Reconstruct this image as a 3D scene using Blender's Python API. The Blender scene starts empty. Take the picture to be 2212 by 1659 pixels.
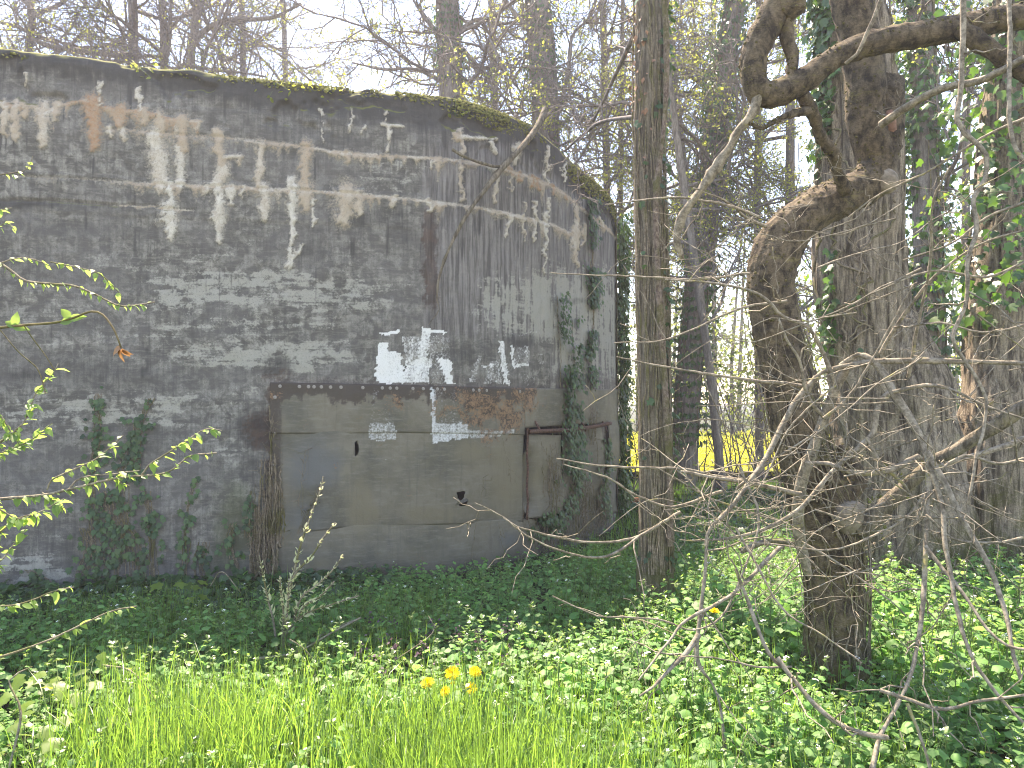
import bpy, math, random
import numpy as np
from mathutils import Vector, Matrix

random.seed(7)
RNG = np.random.default_rng(11)
SC = bpy.context.scene
COL = SC.collection

# ------------------------------------------------------------------ camera, sky, sun, exposure
CAM_Z = 1.6
PITCH = math.radians(1.04)
cam_d = bpy.data.cameras.new("camera")
cam_d.sensor_width = 36.0
cam_d.lens = 36.0 * 769.0 / 1024.0
cam_d.clip_start = 0.05
cam_d.clip_end = 400.0
cam = bpy.data.objects.new("camera", cam_d)
cam.location = (0, 0, CAM_Z)
cam.rotation_euler = (math.pi / 2 + PITCH, 0, 0)
COL.objects.link(cam)
SC.camera = cam

SUN_EL = math.radians(60)
SUN_AZ = math.radians(-21)          # measured from +Y towards +X
world = bpy.data.worlds.new("World")
SC.world = world
world.use_nodes = True
wn = world.node_tree.nodes
wl = world.node_tree.links
for n in list(wn):
    wn.remove(n)
w_out = wn.new("ShaderNodeOutputWorld")
w_bg = wn.new("ShaderNodeBackground")
w_sky = wn.new("ShaderNodeTexSky")
w_sky.sky_type = 'NISHITA'
w_sky.sun_disc = False
w_sky.sun_elevation = SUN_EL
w_sky.sun_rotation = SUN_AZ
w_sky.air_density = 1.0
w_sky.dust_density = 0.15
w_sky.ozone_density = 1.0
w_bg.inputs["Strength"].default_value = 0.15
wl.new(w_sky.outputs[0], w_bg.inputs[0])
wl.new(w_bg.outputs[0], w_out.inputs[0])

sun_d = bpy.data.lights.new("sun", 'SUN')
sun_d.energy = 4.9
sun_d.angle = math.radians(0.6)
sun_d.color = (1.0, 0.95, 0.86)
sun = bpy.data.objects.new("sun", sun_d)
sv = Vector((math.sin(SUN_AZ) * math.cos(SUN_EL), math.cos(SUN_AZ) * math.cos(SUN_EL), math.sin(SUN_EL)))
sun.rotation_euler = sv.to_track_quat('Z', 'Y').to_euler()
sun.location = sv * 60
COL.objects.link(sun)

SC.view_settings.view_transform = 'Standard'
SC.view_settings.look = 'None'
SC.view_settings.gamma = 1.0
SC.view_settings.use_curve_mapping = False
SC.view_settings.exposure = 2.28
SC.view_settings.use_white_balance = True
SC.view_settings.white_balance_temperature = 7800
SC.view_settings.white_balance_tint = 17
SC.render.engine = 'CYCLES'
SC.cycles.max_bounces = 6
SC.cycles.diffuse_bounces = 3
SC.cycles.glossy_bounces = 2
SC.cycles.transmission_bounces = 4
SC.cycles.transparent_max_bounces = 8
SC.cycles.use_denoising = True
SC.cycles.filter_width = 1.1

# ------------------------------------------------------------------ maths helpers
VS = 2212.0 / 1024.0
FPX = 769.0
CA, SA = math.cos(PITCH), math.sin(PITCH)


def P(vx, vy, d):
    """world point seen at (vx, vy) of the survey sheet at distance d along Y"""
    rx = (vx / VS - 512) / FPX
    rv = (384 - vy / VS) / FPX
    y = CA - rv * SA
    z = SA + rv * CA
    return Vector((rx / y * d, d, CAM_Z + z / y * d))


def sheet(x, y, z):
    """survey coordinates of world points (arrays)"""
    dz = z - CAM_Z
    dep = y * CA + dz * SA
    up = -y * SA + dz * CA
    return (512 + FPX * x / dep) * VS, (384 - FPX * up / dep) * VS


def _h(ix, iy, iz):
    with np.errstate(over='ignore'):
        h = (ix.astype(np.int64) * 374761393 + iy.astype(np.int64) * 668265263 + iz.astype(np.int64) * 2147483647 * 3) & 0xFFFFFFFF
        h = ((h ^ (h >> 13)) * 1274126177) & 0xFFFFFFFF
        h = h ^ (h >> 16)
    return (h & 0xFFFF).astype(np.float64) / 65535.0


def vnoise(x, y, z=0.0):
    x = np.asarray(x, float); y = np.asarray(y, float) + np.zeros_like(x); z = np.asarray(z, float) + np.zeros_like(x)
    x0, y0, z0 = np.floor(x), np.floor(y), np.floor(z)
    fx, fy, fz = x - x0, y - y0, z - z0
    fx = fx * fx * (3 - 2 * fx); fy = fy * fy * (3 - 2 * fy); fz = fz * fz * (3 - 2 * fz)
    r = 0
    for dx in (0, 1):
        for dy in (0, 1):
            for dz in (0, 1):
                w = (fx if dx else 1 - fx) * (fy if dy else 1 - fy) * (fz if dz else 1 - fz)
                r = r + w * _h(x0 + dx, y0 + dy, z0 + dz)
    return r


def fbm(x, y, z=0.0, o=4):
    s, a, t = 0, 0.5, 0
    for k in range(o):
        s = s + a * vnoise(np.asarray(x) * 2 ** k + 17 * k, np.asarray(y) * 2 ** k, np.asarray(z) * 2 ** k + 5 * k)
        t += a
        a *= 0.5
    return s / t


def sstep(a, b, x):
    t = np.clip((x - a) / (b - a), 0, 1)
    return t * t * (3 - 2 * t)


def catmull(pts, step):
    """resample a polyline (list of tuples of any size) with a Catmull-Rom spline"""
    p = np.array([tuple(q) for q in pts], float)
    if len(p) == 2:
        n = max(2, int(np.linalg.norm((p[1] - p[0])[:3]) / step) + 1)
        t = np.linspace(0, 1, n)[:, None]
        return p[0] * (1 - t) + p[1] * t
    e = np.vstack([2 * p[0] - p[1], p, 2 * p[-1] - p[-2]])
    out = []
    for i in range(1, len(e) - 2):
        n = max(1, int(np.linalg.norm((e[i + 1] - e[i])[:3]) / step))
        t = (np.arange(n) / n)[:, None]
        a, b, c, d = e[i - 1], e[i], e[i + 1], e[i + 2]
        out.append(0.5 * (2 * b + (c - a) * t + (2 * a - 5 * b + 4 * c - d) * t ** 2 + (3 * b - a - 3 * c + d) * t ** 3))
    out.append(p[-1:])
    return np.vstack(out)


# ------------------------------------------------------------------ mesh helpers
class MB:
    def __init__(self):
        self.v, self.q, self.t, self.c, self.n = [], [], [], [], 0
        self.qm, self.tm = [], []

    def add(self, verts, quads=None, tris=None, col=None, mat=0):
        verts = np.asarray(verts, float).reshape(-1, 3)
        if col is None:
            col = np.full((len(verts), 3), 0.5)
        col = np.asarray(col, float)
        if col.ndim == 1:
            col = np.tile(col, (len(verts), 1))
        self.v.append(verts); self.c.append(col)
        if quads is not None and len(quads):
            q = np.asarray(quads, np.int64) + self.n
            self.q.append(q); self.qm.append(np.full(len(q), mat))
        if tris is not None and len(tris):
            t = np.asarray(tris, np.int64) + self.n
            self.t.append(t); self.tm.append(np.full(len(t), mat))
        self.n += len(verts)

    def mesh(self, name, mats, smooth=True, attrs=None, uv=None):
        v = np.vstack(self.v)
        q = np.vstack(self.q) if self.q else np.zeros((0, 4), np.int64)
        t = np.vstack(self.t) if self.t else np.zeros((0, 3), np.int64)
        me = bpy.data.meshes.new(name)
        me.vertices.add(len(v))
        me.vertices.foreach_set("co", v.astype(np.float32).ravel())
        nl = q.size + t.size
        me.loops.add(nl)
        li = np.concatenate([q.ravel(), t.ravel()]).astype(np.int32)
        me.loops.foreach_set("vertex_index", li)
        me.polygons.add(len(q) + len(t))
        ls = np.concatenate([np.arange(len(q)) * 4, q.size + np.arange(len(t)) * 3]).astype(np.int32)
        me.polygons.foreach_set("loop_start", ls)
        mi = np.concatenate(self.qm + self.tm).astype(np.int32) if (self.qm or self.tm) else np.zeros(0, np.int32)
        for m in (mats if isinstance(mats, (list, tuple)) else [mats]):
            me.materials.append(m)
        me.polygons.foreach_set("material_index", mi)
        me.polygons.foreach_set("use_smooth", np.full(len(mi), bool(smooth)))
        c = np.vstack(self.c)
        a = me.attributes.new("tint", 'FLOAT_COLOR', 'POINT')
        a.data.foreach_set("color", np.hstack([c, np.ones((len(c), 1))]).astype(np.float32).ravel())
        for k, arr in (attrs or {}).items():
            a = me.attributes.new(k, 'FLOAT_COLOR', 'POINT')
            a.data.foreach_set("color", np.asarray(arr, np.float32).ravel())
        if uv is not None:
            u = me.uv_layers.new(name="UVMap")
            u.data.foreach_set("uv", np.asarray(uv, np.float32)[li].ravel())
        me.update(calc_edges=True)
        me.validate()
        return me

    def build(self, name, mats, parent=None, **kw):
        return link(name, self.mesh(name, mats, **kw), parent)


def link(name, data, parent=None):
    o = bpy.data.objects.new(name, data)
    COL.objects.link(o)
    if parent is not None:
        adopt(o, parent)
    return o


WORLD_OF = {}


def adopt(o, parent):
    o.parent = parent
    base = WORLD_OF.get(parent.name, Matrix.Identity(4))
    o.matrix_parent_inverse = base.inverted()
    WORLD_OF.setdefault(o.name, o.matrix_basis.copy())


def tag(o, label=None, cat=None, group=None, kind=None):
    if label: o['label'] = label
    if cat: o['category'] = cat
    if group: o['group'] = group
    if kind: o['kind'] = kind
    return o


def thing(name, loc, label, cat, group=None):
    o = bpy.data.objects.new(name, None)
    o.empty_display_size = 0.2
    o.location = loc
    COL.objects.link(o)
    WORLD_OF[o.name] = Matrix.Translation(Vector(loc))
    return tag(o, label, cat, group)


def tube(mb, pts, rad, sides=6, col=None, mat=0, cap=True, disp=None):
    p = np.asarray(pts, float).reshape(-1, 3)
    n = len(p)
    r = np.broadcast_to(np.asarray(rad, float), (n,)) if np.ndim(rad) < 2 else rad
    t = np.gradient(p, axis=0)
    t /= np.linalg.norm(t, axis=1)[:, None] + 1e-9
    m = np.abs(t).mean(0)
    ref = np.zeros(3); ref[int(np.argmin(m))] = 1
    a = np.cross(t, ref); a /= np.linalg.norm(a, axis=1)[:, None] + 1e-9
    b = np.cross(t, a)
    th = np.arange(sides) * 2 * math.pi / sides
    ca, sa = np.cos(th), np.sin(th)
    rr = r[:, None] * np.ones((1, sides))
    if disp is not None:
        rr = rr + disp(p, th, r)
    v = p[:, None, :] + rr[..., None] * (ca[None, :, None] * a[:, None, :] + sa[None, :, None] * b[:, None, :])
    i = np.arange(n - 1)[:, None] * sides
    j = np.arange(sides)[None, :]
    k = (j + 1) % sides
    q = np.stack([i + j, i + k, i + sides + k, i + sides + j], -1).reshape(-1, 4)
    v = v.reshape(-1, 3)
    tr = None
    if cap:
        v = np.vstack([v, p[-1:] + t[-1:] * r[-1] * 0.5])
        e = (n - 1) * sides
        tr = np.stack([e + np.arange(sides), e + (np.arange(sides) + 1) % sides, np.full(sides, n * sides)], -1)
    mb.add(v, q, tr, col, mat)


def norm(a):
    a = np.asarray(a, float)
    return a / (np.linalg.norm(a, axis=-1, keepdims=True) + 1e-9)


def scatter(mb, tv, tq, tt, pos, xd, nd, scale, tint=None, mat=0, tcol=None):
    """copy a template (x = length, y = width, z = normal) to many places"""
    pos = np.asarray(pos, float); N = len(pos)
    if N == 0:
        return
    xd = norm(xd)
    nd = np.asarray(nd, float)
    yd = norm(np.cross(nd, xd))
    nd = np.cross(xd, yd)
    s = np.broadcast_to(np.asarray(scale, float), (N,))[:, None, None]
    tv = np.asarray(tv, float)
    v = pos[:, None, :] + s * (tv[None, :, 0:1] * xd[:, None, :] + tv[None, :, 1:2] * yd[:, None, :] + tv[None, :, 2:3] * nd[:, None, :])
    off = (np.arange(N) * len(tv))[:, None, None]
    q = (np.asarray(tq)[None] + off).reshape(-1, 4) if tq is not None and len(tq) else None
    t = (np.asarray(tt)[None] + off).reshape(-1, 3) if tt is not None and len(tt) else None
    if tint is None:
        tint = RNG.random(N)
    c = np.repeat(np.asarray(tint)[:, None], len(tv), 1)
    col = np.stack([c, np.zeros_like(c) if tcol is None else np.tile(np.asarray(tcol)[None], (N, 1)), np.repeat(RNG.random(N)[:, None], len(tv), 1)], -1).reshape(-1, 3)
    mb.add(v.reshape(-1, 3), q, t, col, mat)


def rand_dirs(n, zlo=-1.0, zhi=1.0):
    z = RNG.uniform(zlo, zhi, n); a = RNG.uniform(0, 2 * math.pi, n)
    r = np.sqrt(np.clip(1 - z * z, 0, 1))
    return np.stack([r * np.cos(a), r * np.sin(a), z], -1)


# ------------------------------------------------------------------ node helpers
class NT:
    def __init__(self, name):
        self.m = bpy.data.materials.new(name)
        self.m.use_nodes = True
        self.t = self.m.node_tree
        self.t.nodes.clear()
        self.out = self.t.nodes.new("ShaderNodeOutputMaterial")

    def n(self, typ, **kw):
        nd = self.t.nodes.new(typ)
        for k, v in kw.items():
            setattr(nd, k, v)
        return nd

    def put(self, sock, val):
        if isinstance(val, bpy.types.NodeSocket):
            self.t.links.new(val, sock)
        elif isinstance(val, (tuple, list)) and len(val) == 3 and sock.type == 'RGBA':
            sock.default_value = (*val, 1)
        else:
            sock.default_value = val

    def attr(self, name):
        nd = self.n("ShaderNodeAttribute", attribute_name=name)
        s = self.n("ShaderNodeSeparateColor")
        self.t.links.new(nd.outputs["Color"], s.inputs[0])
        return s.outputs[0], s.outputs[1], s.outputs[2], nd.outputs["Alpha"]

    def coord(self, scale=(1, 1, 1), kind="Object"):
        tc = self.n("ShaderNodeTexCoord")
        mp = self.n("ShaderNodeMapping")
        mp.inputs["Scale"].default_value = scale
        self.t.links.new(tc.outputs[kind], mp.inputs[0])
        return mp.outputs[0]

    def noise(self, vec, scale, detail=4.0, rough=0.6, dist=0.0):
        nd = self.n("ShaderNodeTexNoise")
        self.t.links.new(vec, nd.inputs["Vector"])
        nd.inputs["Scale"].default_value = scale
        nd.inputs["Detail"].default_value = detail
        nd.inputs["Roughness"].default_value = rough
        nd.inputs["Distortion"].default_value = dist
        return nd.outputs["Fac"]

    def math(self, op, a, b=0.0, c=0.0):
        nd = self.n("ShaderNodeMath", operation=op)
        self.put(nd.inputs[0], a); self.put(nd.inputs[1], b); self.put(nd.inputs[2], c)
        return nd.outputs[0]

    def ss(self, x, lo, hi, a=0.0, b=1.0):
        nd = self.n("ShaderNodeMapRange", interpolation_type='SMOOTHSTEP')
        self.put(nd.inputs[0], x); self.put(nd.inputs[1], lo); self.put(nd.inputs[2], hi)
        self.put(nd.inputs[3], a); self.put(nd.inputs[4], b)
        return nd.outputs[0]

    def mix(self, f, a, b):
        nd = self.n("ShaderNodeMix", data_type='RGBA')
        self.put(nd.inputs[0], f); self.put(nd.inputs[6], a); self.put(nd.inputs[7], b)
        return nd.outputs[2]

    def bump(self, h, strength=0.3, dist=0.01):
        nd = self.n("ShaderNodeBump")
        nd.inputs["Strength"].default_value = strength
        nd.inputs["Distance"].default_value = dist
        self.t.links.new(h, nd.inputs["Height"])
        return nd.outputs[0]

    def principled(self, color, rough=0.8, spec=0.3, normal=None, metal=0.0):
        b = self.n("ShaderNodeBsdfPrincipled")
        self.put(b.inputs["Base Color"], color)
        self.put(b.inputs["Roughness"], rough)
        self.put(b.inputs["Specular IOR Level"], spec)
        self.put(b.inputs["Metallic"], metal)
        if normal is not None:
            self.t.links.new(normal, b.inputs["Normal"])
        return b.outputs[0]

    def done(self, shader):
        self.t.links.new(shader, self.out.inputs[0])
        return self.m


def plain(name, col, rough=0.8, spec=0.3, var=0.3, scale=30.0, bump=0.3):
    t = NT(name)
    v = t.coord()
    n1 = t.noise(v, scale, 5)
    dark = tuple(c * (1 - var) for c in col)
    lite = tuple(min(1, c * (1 + var)) for c in col)
    c = t.mix(t.ss(n1, 0.3, 0.7), dark, lite)
    return t.done(t.principled(c, rough, spec, t.bump(n1, bump, 0.005)))


def leafmat(name, a, b, trans, rough=0.45, spec=0.5, tr=0.45, veins=False):
    """a, b: two leaf colours mixed per leaf; trans: colour of the light that passes through"""
    t = NT(name)
    r, g, bl, _ = t.attr("tint")
    c = t.mix(r, a, b)
    val = t.ss(bl, 0.0, 1.0, 0.7, 1.3)
    hs = t.n("ShaderNodeHueSaturation")
    t.put(hs.inputs["Value"], val); t.put(hs.inputs["Color"], c)
    c = hs.outputs[0]
    hs2 = t.n("ShaderNodeHueSaturation")
    t.put(hs2.inputs["Value"], val); t.put(hs2.inputs["Color"], t.mix(r, trans, tuple(min(1, x * 1.25) for x in trans)))
    d = t.principled(c, rough, spec)
    tl = t.n("ShaderNodeBsdfTranslucent")
    t.put(tl.inputs[0], hs2.outputs[0])
    mx = t.n("ShaderNodeMixShader")
    mx.inputs[0].default_value = tr
    t.t.links.new(d, mx.inputs[1]); t.t.links.new(tl.outputs[0], mx.inputs[2])
    return t.done(mx.outputs[0])
# ------------------------------------------------------------------ ground, field
def ground_z(x, y):
    x = np.asarray(x, float); y = np.asarray(y, float)
    z = 0.10 * (fbm(x * 0.5 + 3, y * 0.5, 0, 3) - 0.5)
    z = z - 0.45 * sstep(13.0, 18.0, y)
    z = z + 0.05 * sstep(5.5, 7.5, y) * sstep(2.0, -3.0, x)
    z = z + 0.10 * sstep(2.2, 3.6, x) * sstep(3.6, 5.2, y) * sstep(9.0, 6.5, y)
    return z


def grid_mesh(xs, ys, zf):
    X, Y = np.meshgrid(xs, ys)
    Z = zf(X, Y)
    v = np.stack([X, Y, Z], -1).reshape(-1, 3)
    nx, ny = len(xs), len(ys)
    i = np.arange(ny - 1)[:, None] * nx + np.arange(nx - 1)[None]
    q = np.stack([i, i + 1, i + nx + 1, i + nx], -1).reshape(-1, 4)
    return v, q


t = NT("soil")
v = t.coord()
n1 = t.noise(v, 2.0, 6, 0.65); n2 = t.noise(v, 45.0, 4, 0.7)
c = t.mix(t.ss(n1, 0.35, 0.65), (0.045, 0.034, 0.022), (0.035, 0.055, 0.018))
c = t.mix(t.ss(n2, 0.55, 0.75), c, (0.12, 0.085, 0.05))
M_SOIL = t.done(t.principled(c, 0.95, 0.1, t.bump(n2, 0.8, 0.03)))

mb = MB()
xs = np.unique(np.concatenate([np.linspace(-120, -8, 18), np.linspace(-8, 10, 110), np.linspace(10, 120, 22)]))
ys = np.unique(np.concatenate([np.linspace(-20, 2, 8), np.linspace(2, 20, 110), np.linspace(20, 260, 30)]))
v, q = grid_mesh(xs, ys, ground_z)
mb.add(v, q)
tag(mb.build("ground", M_SOIL), kind="structure")

# ------------------------------------------------------------------ bunker: plan of the front wall
PLAN = [(-10.5, 4.70), (-9.0, 5.02), (-6.5, 5.57), (-5.2, 5.86), (-4.06, 6.10), (-2.96, 6.34), (-1.61, 6.60), (-0.77, 6.86), (-0.30, 7.12),
        (0.20, 7.68), (0.68, 8.42), (1.06, 9.05), (1.26, 9.55), (1.37, 10.2), (1.38, 11.0), (1.2, 12.4), (0.6, 13.6)]
DENSE = catmull(PLAN, 0.01)
ds = np.linalg.norm(np.diff(DENSE, axis=0), axis=1)
S_ALL = np.concatenate([[0], np.cumsum(ds)])
TAN = np.gradient(DENSE, axis=0); TAN /= np.linalg.norm(TAN, axis=1)[:, None]
NRM = np.stack([TAN[:, 1], -TAN[:, 0]], -1)      # towards the viewer side
VX_ALL = (512 + FPX * DENSE[:, 0] / DENSE[:, 1]) * VS
I_SIL = int(np.argmax(VX_ALL[:-200] if len(VX_ALL) > 400 else VX_ALL))
H_KEY = np.array([[-10.5, 4.44], [-4.06, 4.41], [-1.61, 4.32], [-0.3, 4.36], [0.2, 4.37], [0.7, 4.21], [1.26, 4.10], [1.6, 4.08]])


def wall_h(s_idx):
    return np.interp(DENSE[s_idx, 0], H_KEY[:, 0], H_KEY[:, 1]) - 0.00 * s_idx


def W(vx, vy, off=0.0):
    """points on the wall face at survey coordinates, off metres proud of it; returns points and outward normals"""
    vx = np.atleast_1d(np.asarray(vx, float)); vy = np.atleast_1d(np.asarray(vy, float))
    vx, vy = np.broadcast_arrays(vx, vy)
    idx = np.interp(vx, VX_ALL[:I_SIL + 1], np.arange(I_SIL + 1))
    rv = (384 - vy / VS) / FPX
    for _ in range(4):
        i = np.clip(idx.round().astype(int), 0, I_SIL)
        y = DENSE[i, 1]
        z = CAM_Z + (SA + rv * CA) / (CA - rv * SA) * y
        tx = vx + 0
        dep_fix = (y * CA + (z - CAM_Z) * SA) / y
        eq = (tx / VS - 512) * dep_fix
        idx = np.interp((512 + eq) * VS, VX_ALL[:I_SIL + 1], np.arange(I_SIL + 1))
    i = np.clip(idx.round().astype(int), 0, I_SIL)
    y = DENSE[i, 1]
    z = CAM_Z + (SA + rv * CA) / (CA - rv * SA) * y
    n = np.stack([NRM[i, 0], NRM[i, 1], np.zeros(len(i))], -1)
    p = np.stack([DENSE[i, 0], y, z], -1) + n * np.broadcast_to(np.asarray(off, float), vx.shape)[:, None]
    return p, n


def pl_dist(vx, vy, pl):
    """distance to a polyline and the fraction along it"""
    best = np.full(vx.shape, 1e9); frac = np.zeros(vx.shape)
    pl = np.array(pl, float)
    L = np.concatenate([[0], np.cumsum(np.linalg.norm(np.diff(pl[:, :2], axis=0), axis=1))])
    for k in range(len(pl) - 1):
        a, b = pl[k, :2], pl[k + 1, :2]
        d = b - a
        t = np.clip(((vx - a[0]) * d[0] + (vy - a[1]) * d[1]) / (d @ d + 1e-9), 0, 1)
        r = np.hypot(vx - a[0] - t * d[0], vy - a[1] - t * d[1])
        m = r < best
        best = np.where(m, r, best)
        frac = np.where(m, (L[k] + t * (L[k + 1] - L[k])) / L[-1], frac)
    return best, frac


def inpoly(x, y, poly):
    poly = np.array(poly, float)
    r = np.zeros(x.shape, bool)
    j = len(poly) - 1
    for i in range(len(poly)):
        xi, yi = poly[i]; xj, yj = poly[j]
        c = ((yi > y) != (yj > y)) & (x < (xj - xi) * (y - yi) / (yj - yi + 1e-12) + xi)
        r ^= c
        j = i
    return r


# ------------------------------------------------------------------ bunker: stains measured on the wall
R1 = lambda l: [(x * .3646, y * .3646) for x, y in l]
R2 = lambda l: [(734.4 + x * .3646, y * .3646) for x, y in l]
R5 = lambda l: [(691 + x * .3646, 605 + y * .3646) for x, y in l]
LINE1 = R1([(-60, 590), (0, 600), (130, 640), (190, 620), (290, 660), (340, 620), (500, 600), (600, 630), (730, 665), (830, 655), (980, 700), (1080, 715), (1190, 718)])
LINE2 = R1([(610, 765), (850, 775), (1000, 795), (1200, 805), (1500, 830), (1700, 855)]) + R2([(0, 905), (270, 925), (600, 940), (800, 965), (950, 995), (1100, 1040), (1230, 1090), (1330, 1150), (1420, 1220), (1560, 1330), (1640, 1400)])
LINE3 = R1([(100, 1040), (500, 1060), (850, 1085), (1100, 1100), (1400, 1108), (1700, 1125)]) + R2([(0, 1145), (250, 1165), (500, 1190), (750, 1220), (950, 1255), (1100, 1290), (1250, 1330), (1370, 1390)])
LINE4 = R1([(0, 1185), (300, 1190), (640, 1215), (700, 1220), (780, 1215), (820, 1228), (900, 1218), (970, 1240), (1150, 1245)])
# x, y0, x1, y1, width, orange (0..1)
DRIPS = [(30, 610, 28, 800, 40, .3), (95, 610, 90, 825, 55, .35), (150, 625, 160, 700, 40, .5), (255, 620, 258, 860, 66, .25), (340, 615, 330, 700, 50, .5),
         (555, 610, 560, 870, 92, .95), (715, 655, 715, 742, 74, .8), (940, 690, 950, 810, 60, .4), (850, 660, 860, 730, 50, .5), (1080, 715, 1078, 890, 74, .6),
         (915, 800, 965, 1100, 105, .12), (1062, 880, 1068, 1100, 58, .08), (1290, 790, 1320, 1000, 56, .45), (1320, 1000, 1290, 1120, 70, .2), (1295, 1100, 1298, 1425, 66, .08),
         (1010, 1090, 1010, 1240, 34, .0), (1005, 1220, 1008, 1400, 80, .0), (1540, 850, 1535, 1110, 44, .25), (1560, 1110, 1578, 1295, 58, .15), (1815, 860, 1810, 1110, 58, .6),
         (1808, 1110, 1810, 1235, 88, .4), (1730, 1080, 1735, 1290, 62, .0), (1742, 1280, 1738, 1490, 22, .0), (1722, 1490, 1718, 1590, 38, .0), (1795, 1455, 1735, 1530, 16, .0),
         (2050, 1140, 2030, 1320, 110, .35), (1370, 1110, 1368, 1205, 40, .1), (720, 770, 735, 830, 38, .2), (648, 760, 655, 805, 34, .2), (1420, 925, 1415, 975, 30, .3), (1340, 930, 1420, 925, 22, .2),
         (600, 490, 585, 640, 10, .1), (825, 520, 830, 660, 18, .1), (1910, 640, 1912, 850, 8, 0), (2080, 640, 2070, 760, 8, 0), (1860, 1180, 1862, 1350, 10, 0), (150, 430, 155, 530, 10, .1), (1440, 1115, 1435, 1165, 30, .2), (1230, 1100, 1215, 1150, 24, .2), (950, 1090, 940, 1130, 60, .2)]
DRIPS = [(a * .3646, b * .3646, c * .3646, d * .3646, w * .3646, o) for a, b, c, d, w, o in DRIPS]
D2 = [(285, 750, 280, 900, 18, .1), (250, 730, 370, 755, 16, .1), (715, 770, 722, 1190, 22, .3), (1040, 870, 1035, 965, 40, .15), (935, 1000, 918, 1200, 15, .2),
      (1012, 1035, 1010, 1135, 15, .2), (1222, 870, 1230, 1090, 16, .1), (1222, 1180, 1212, 1620, 13, 0), (1160, 1200, 1148, 1435, 10, .1), (1005, 1270, 975, 1405, 20, .1),
      (1090, 1200, 1088, 1430, 8, .2), (1400, 1200, 1405, 1575, 30, .3), (1450, 1330, 1445, 1445, 26, .3), (1380, 1380, 1390, 1510, 36, .3), (680, 780, 720, 860, 22, .5), (720, 815, 930, 825, 16, .1),
      (900, 850, 930, 910, 18, 0), (60, 660, 60, 780, 10, .1), (265, 650, 275, 720, 10, .1), (160, 745, 120, 790, 10, 0), (550, 960, 555, 1000, 14, .2), (40, 910, 42, 960, 40, .5), (110, 1150, 105, 1270, 50, .3), (320, 1170, 315, 1225, 30, .2), (530, 1190, 532, 1250, 26, .1),
      (1060, 1030, 1058, 1070, 30, .9), (1140, 1050, 1138, 1110, 26, .9), (1165, 1060, 1165, 1120, 20, .95), (1250, 1100, 1248, 1145, 26, .9), (1330, 1150, 1328, 1185, 22, .9), (1000, 1000, 1000, 1040, 26, .8), (1330, 960, 1325, 1080, 8, 0), (1530, 1290, 1560, 1335, 18, .2)]
DRIPS += [(734.4 + a * .3646, b * .3646, 734.4 + c * .3646, d * .3646, w * .3646, o) for a, b, c, d, w, o in D2]


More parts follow.
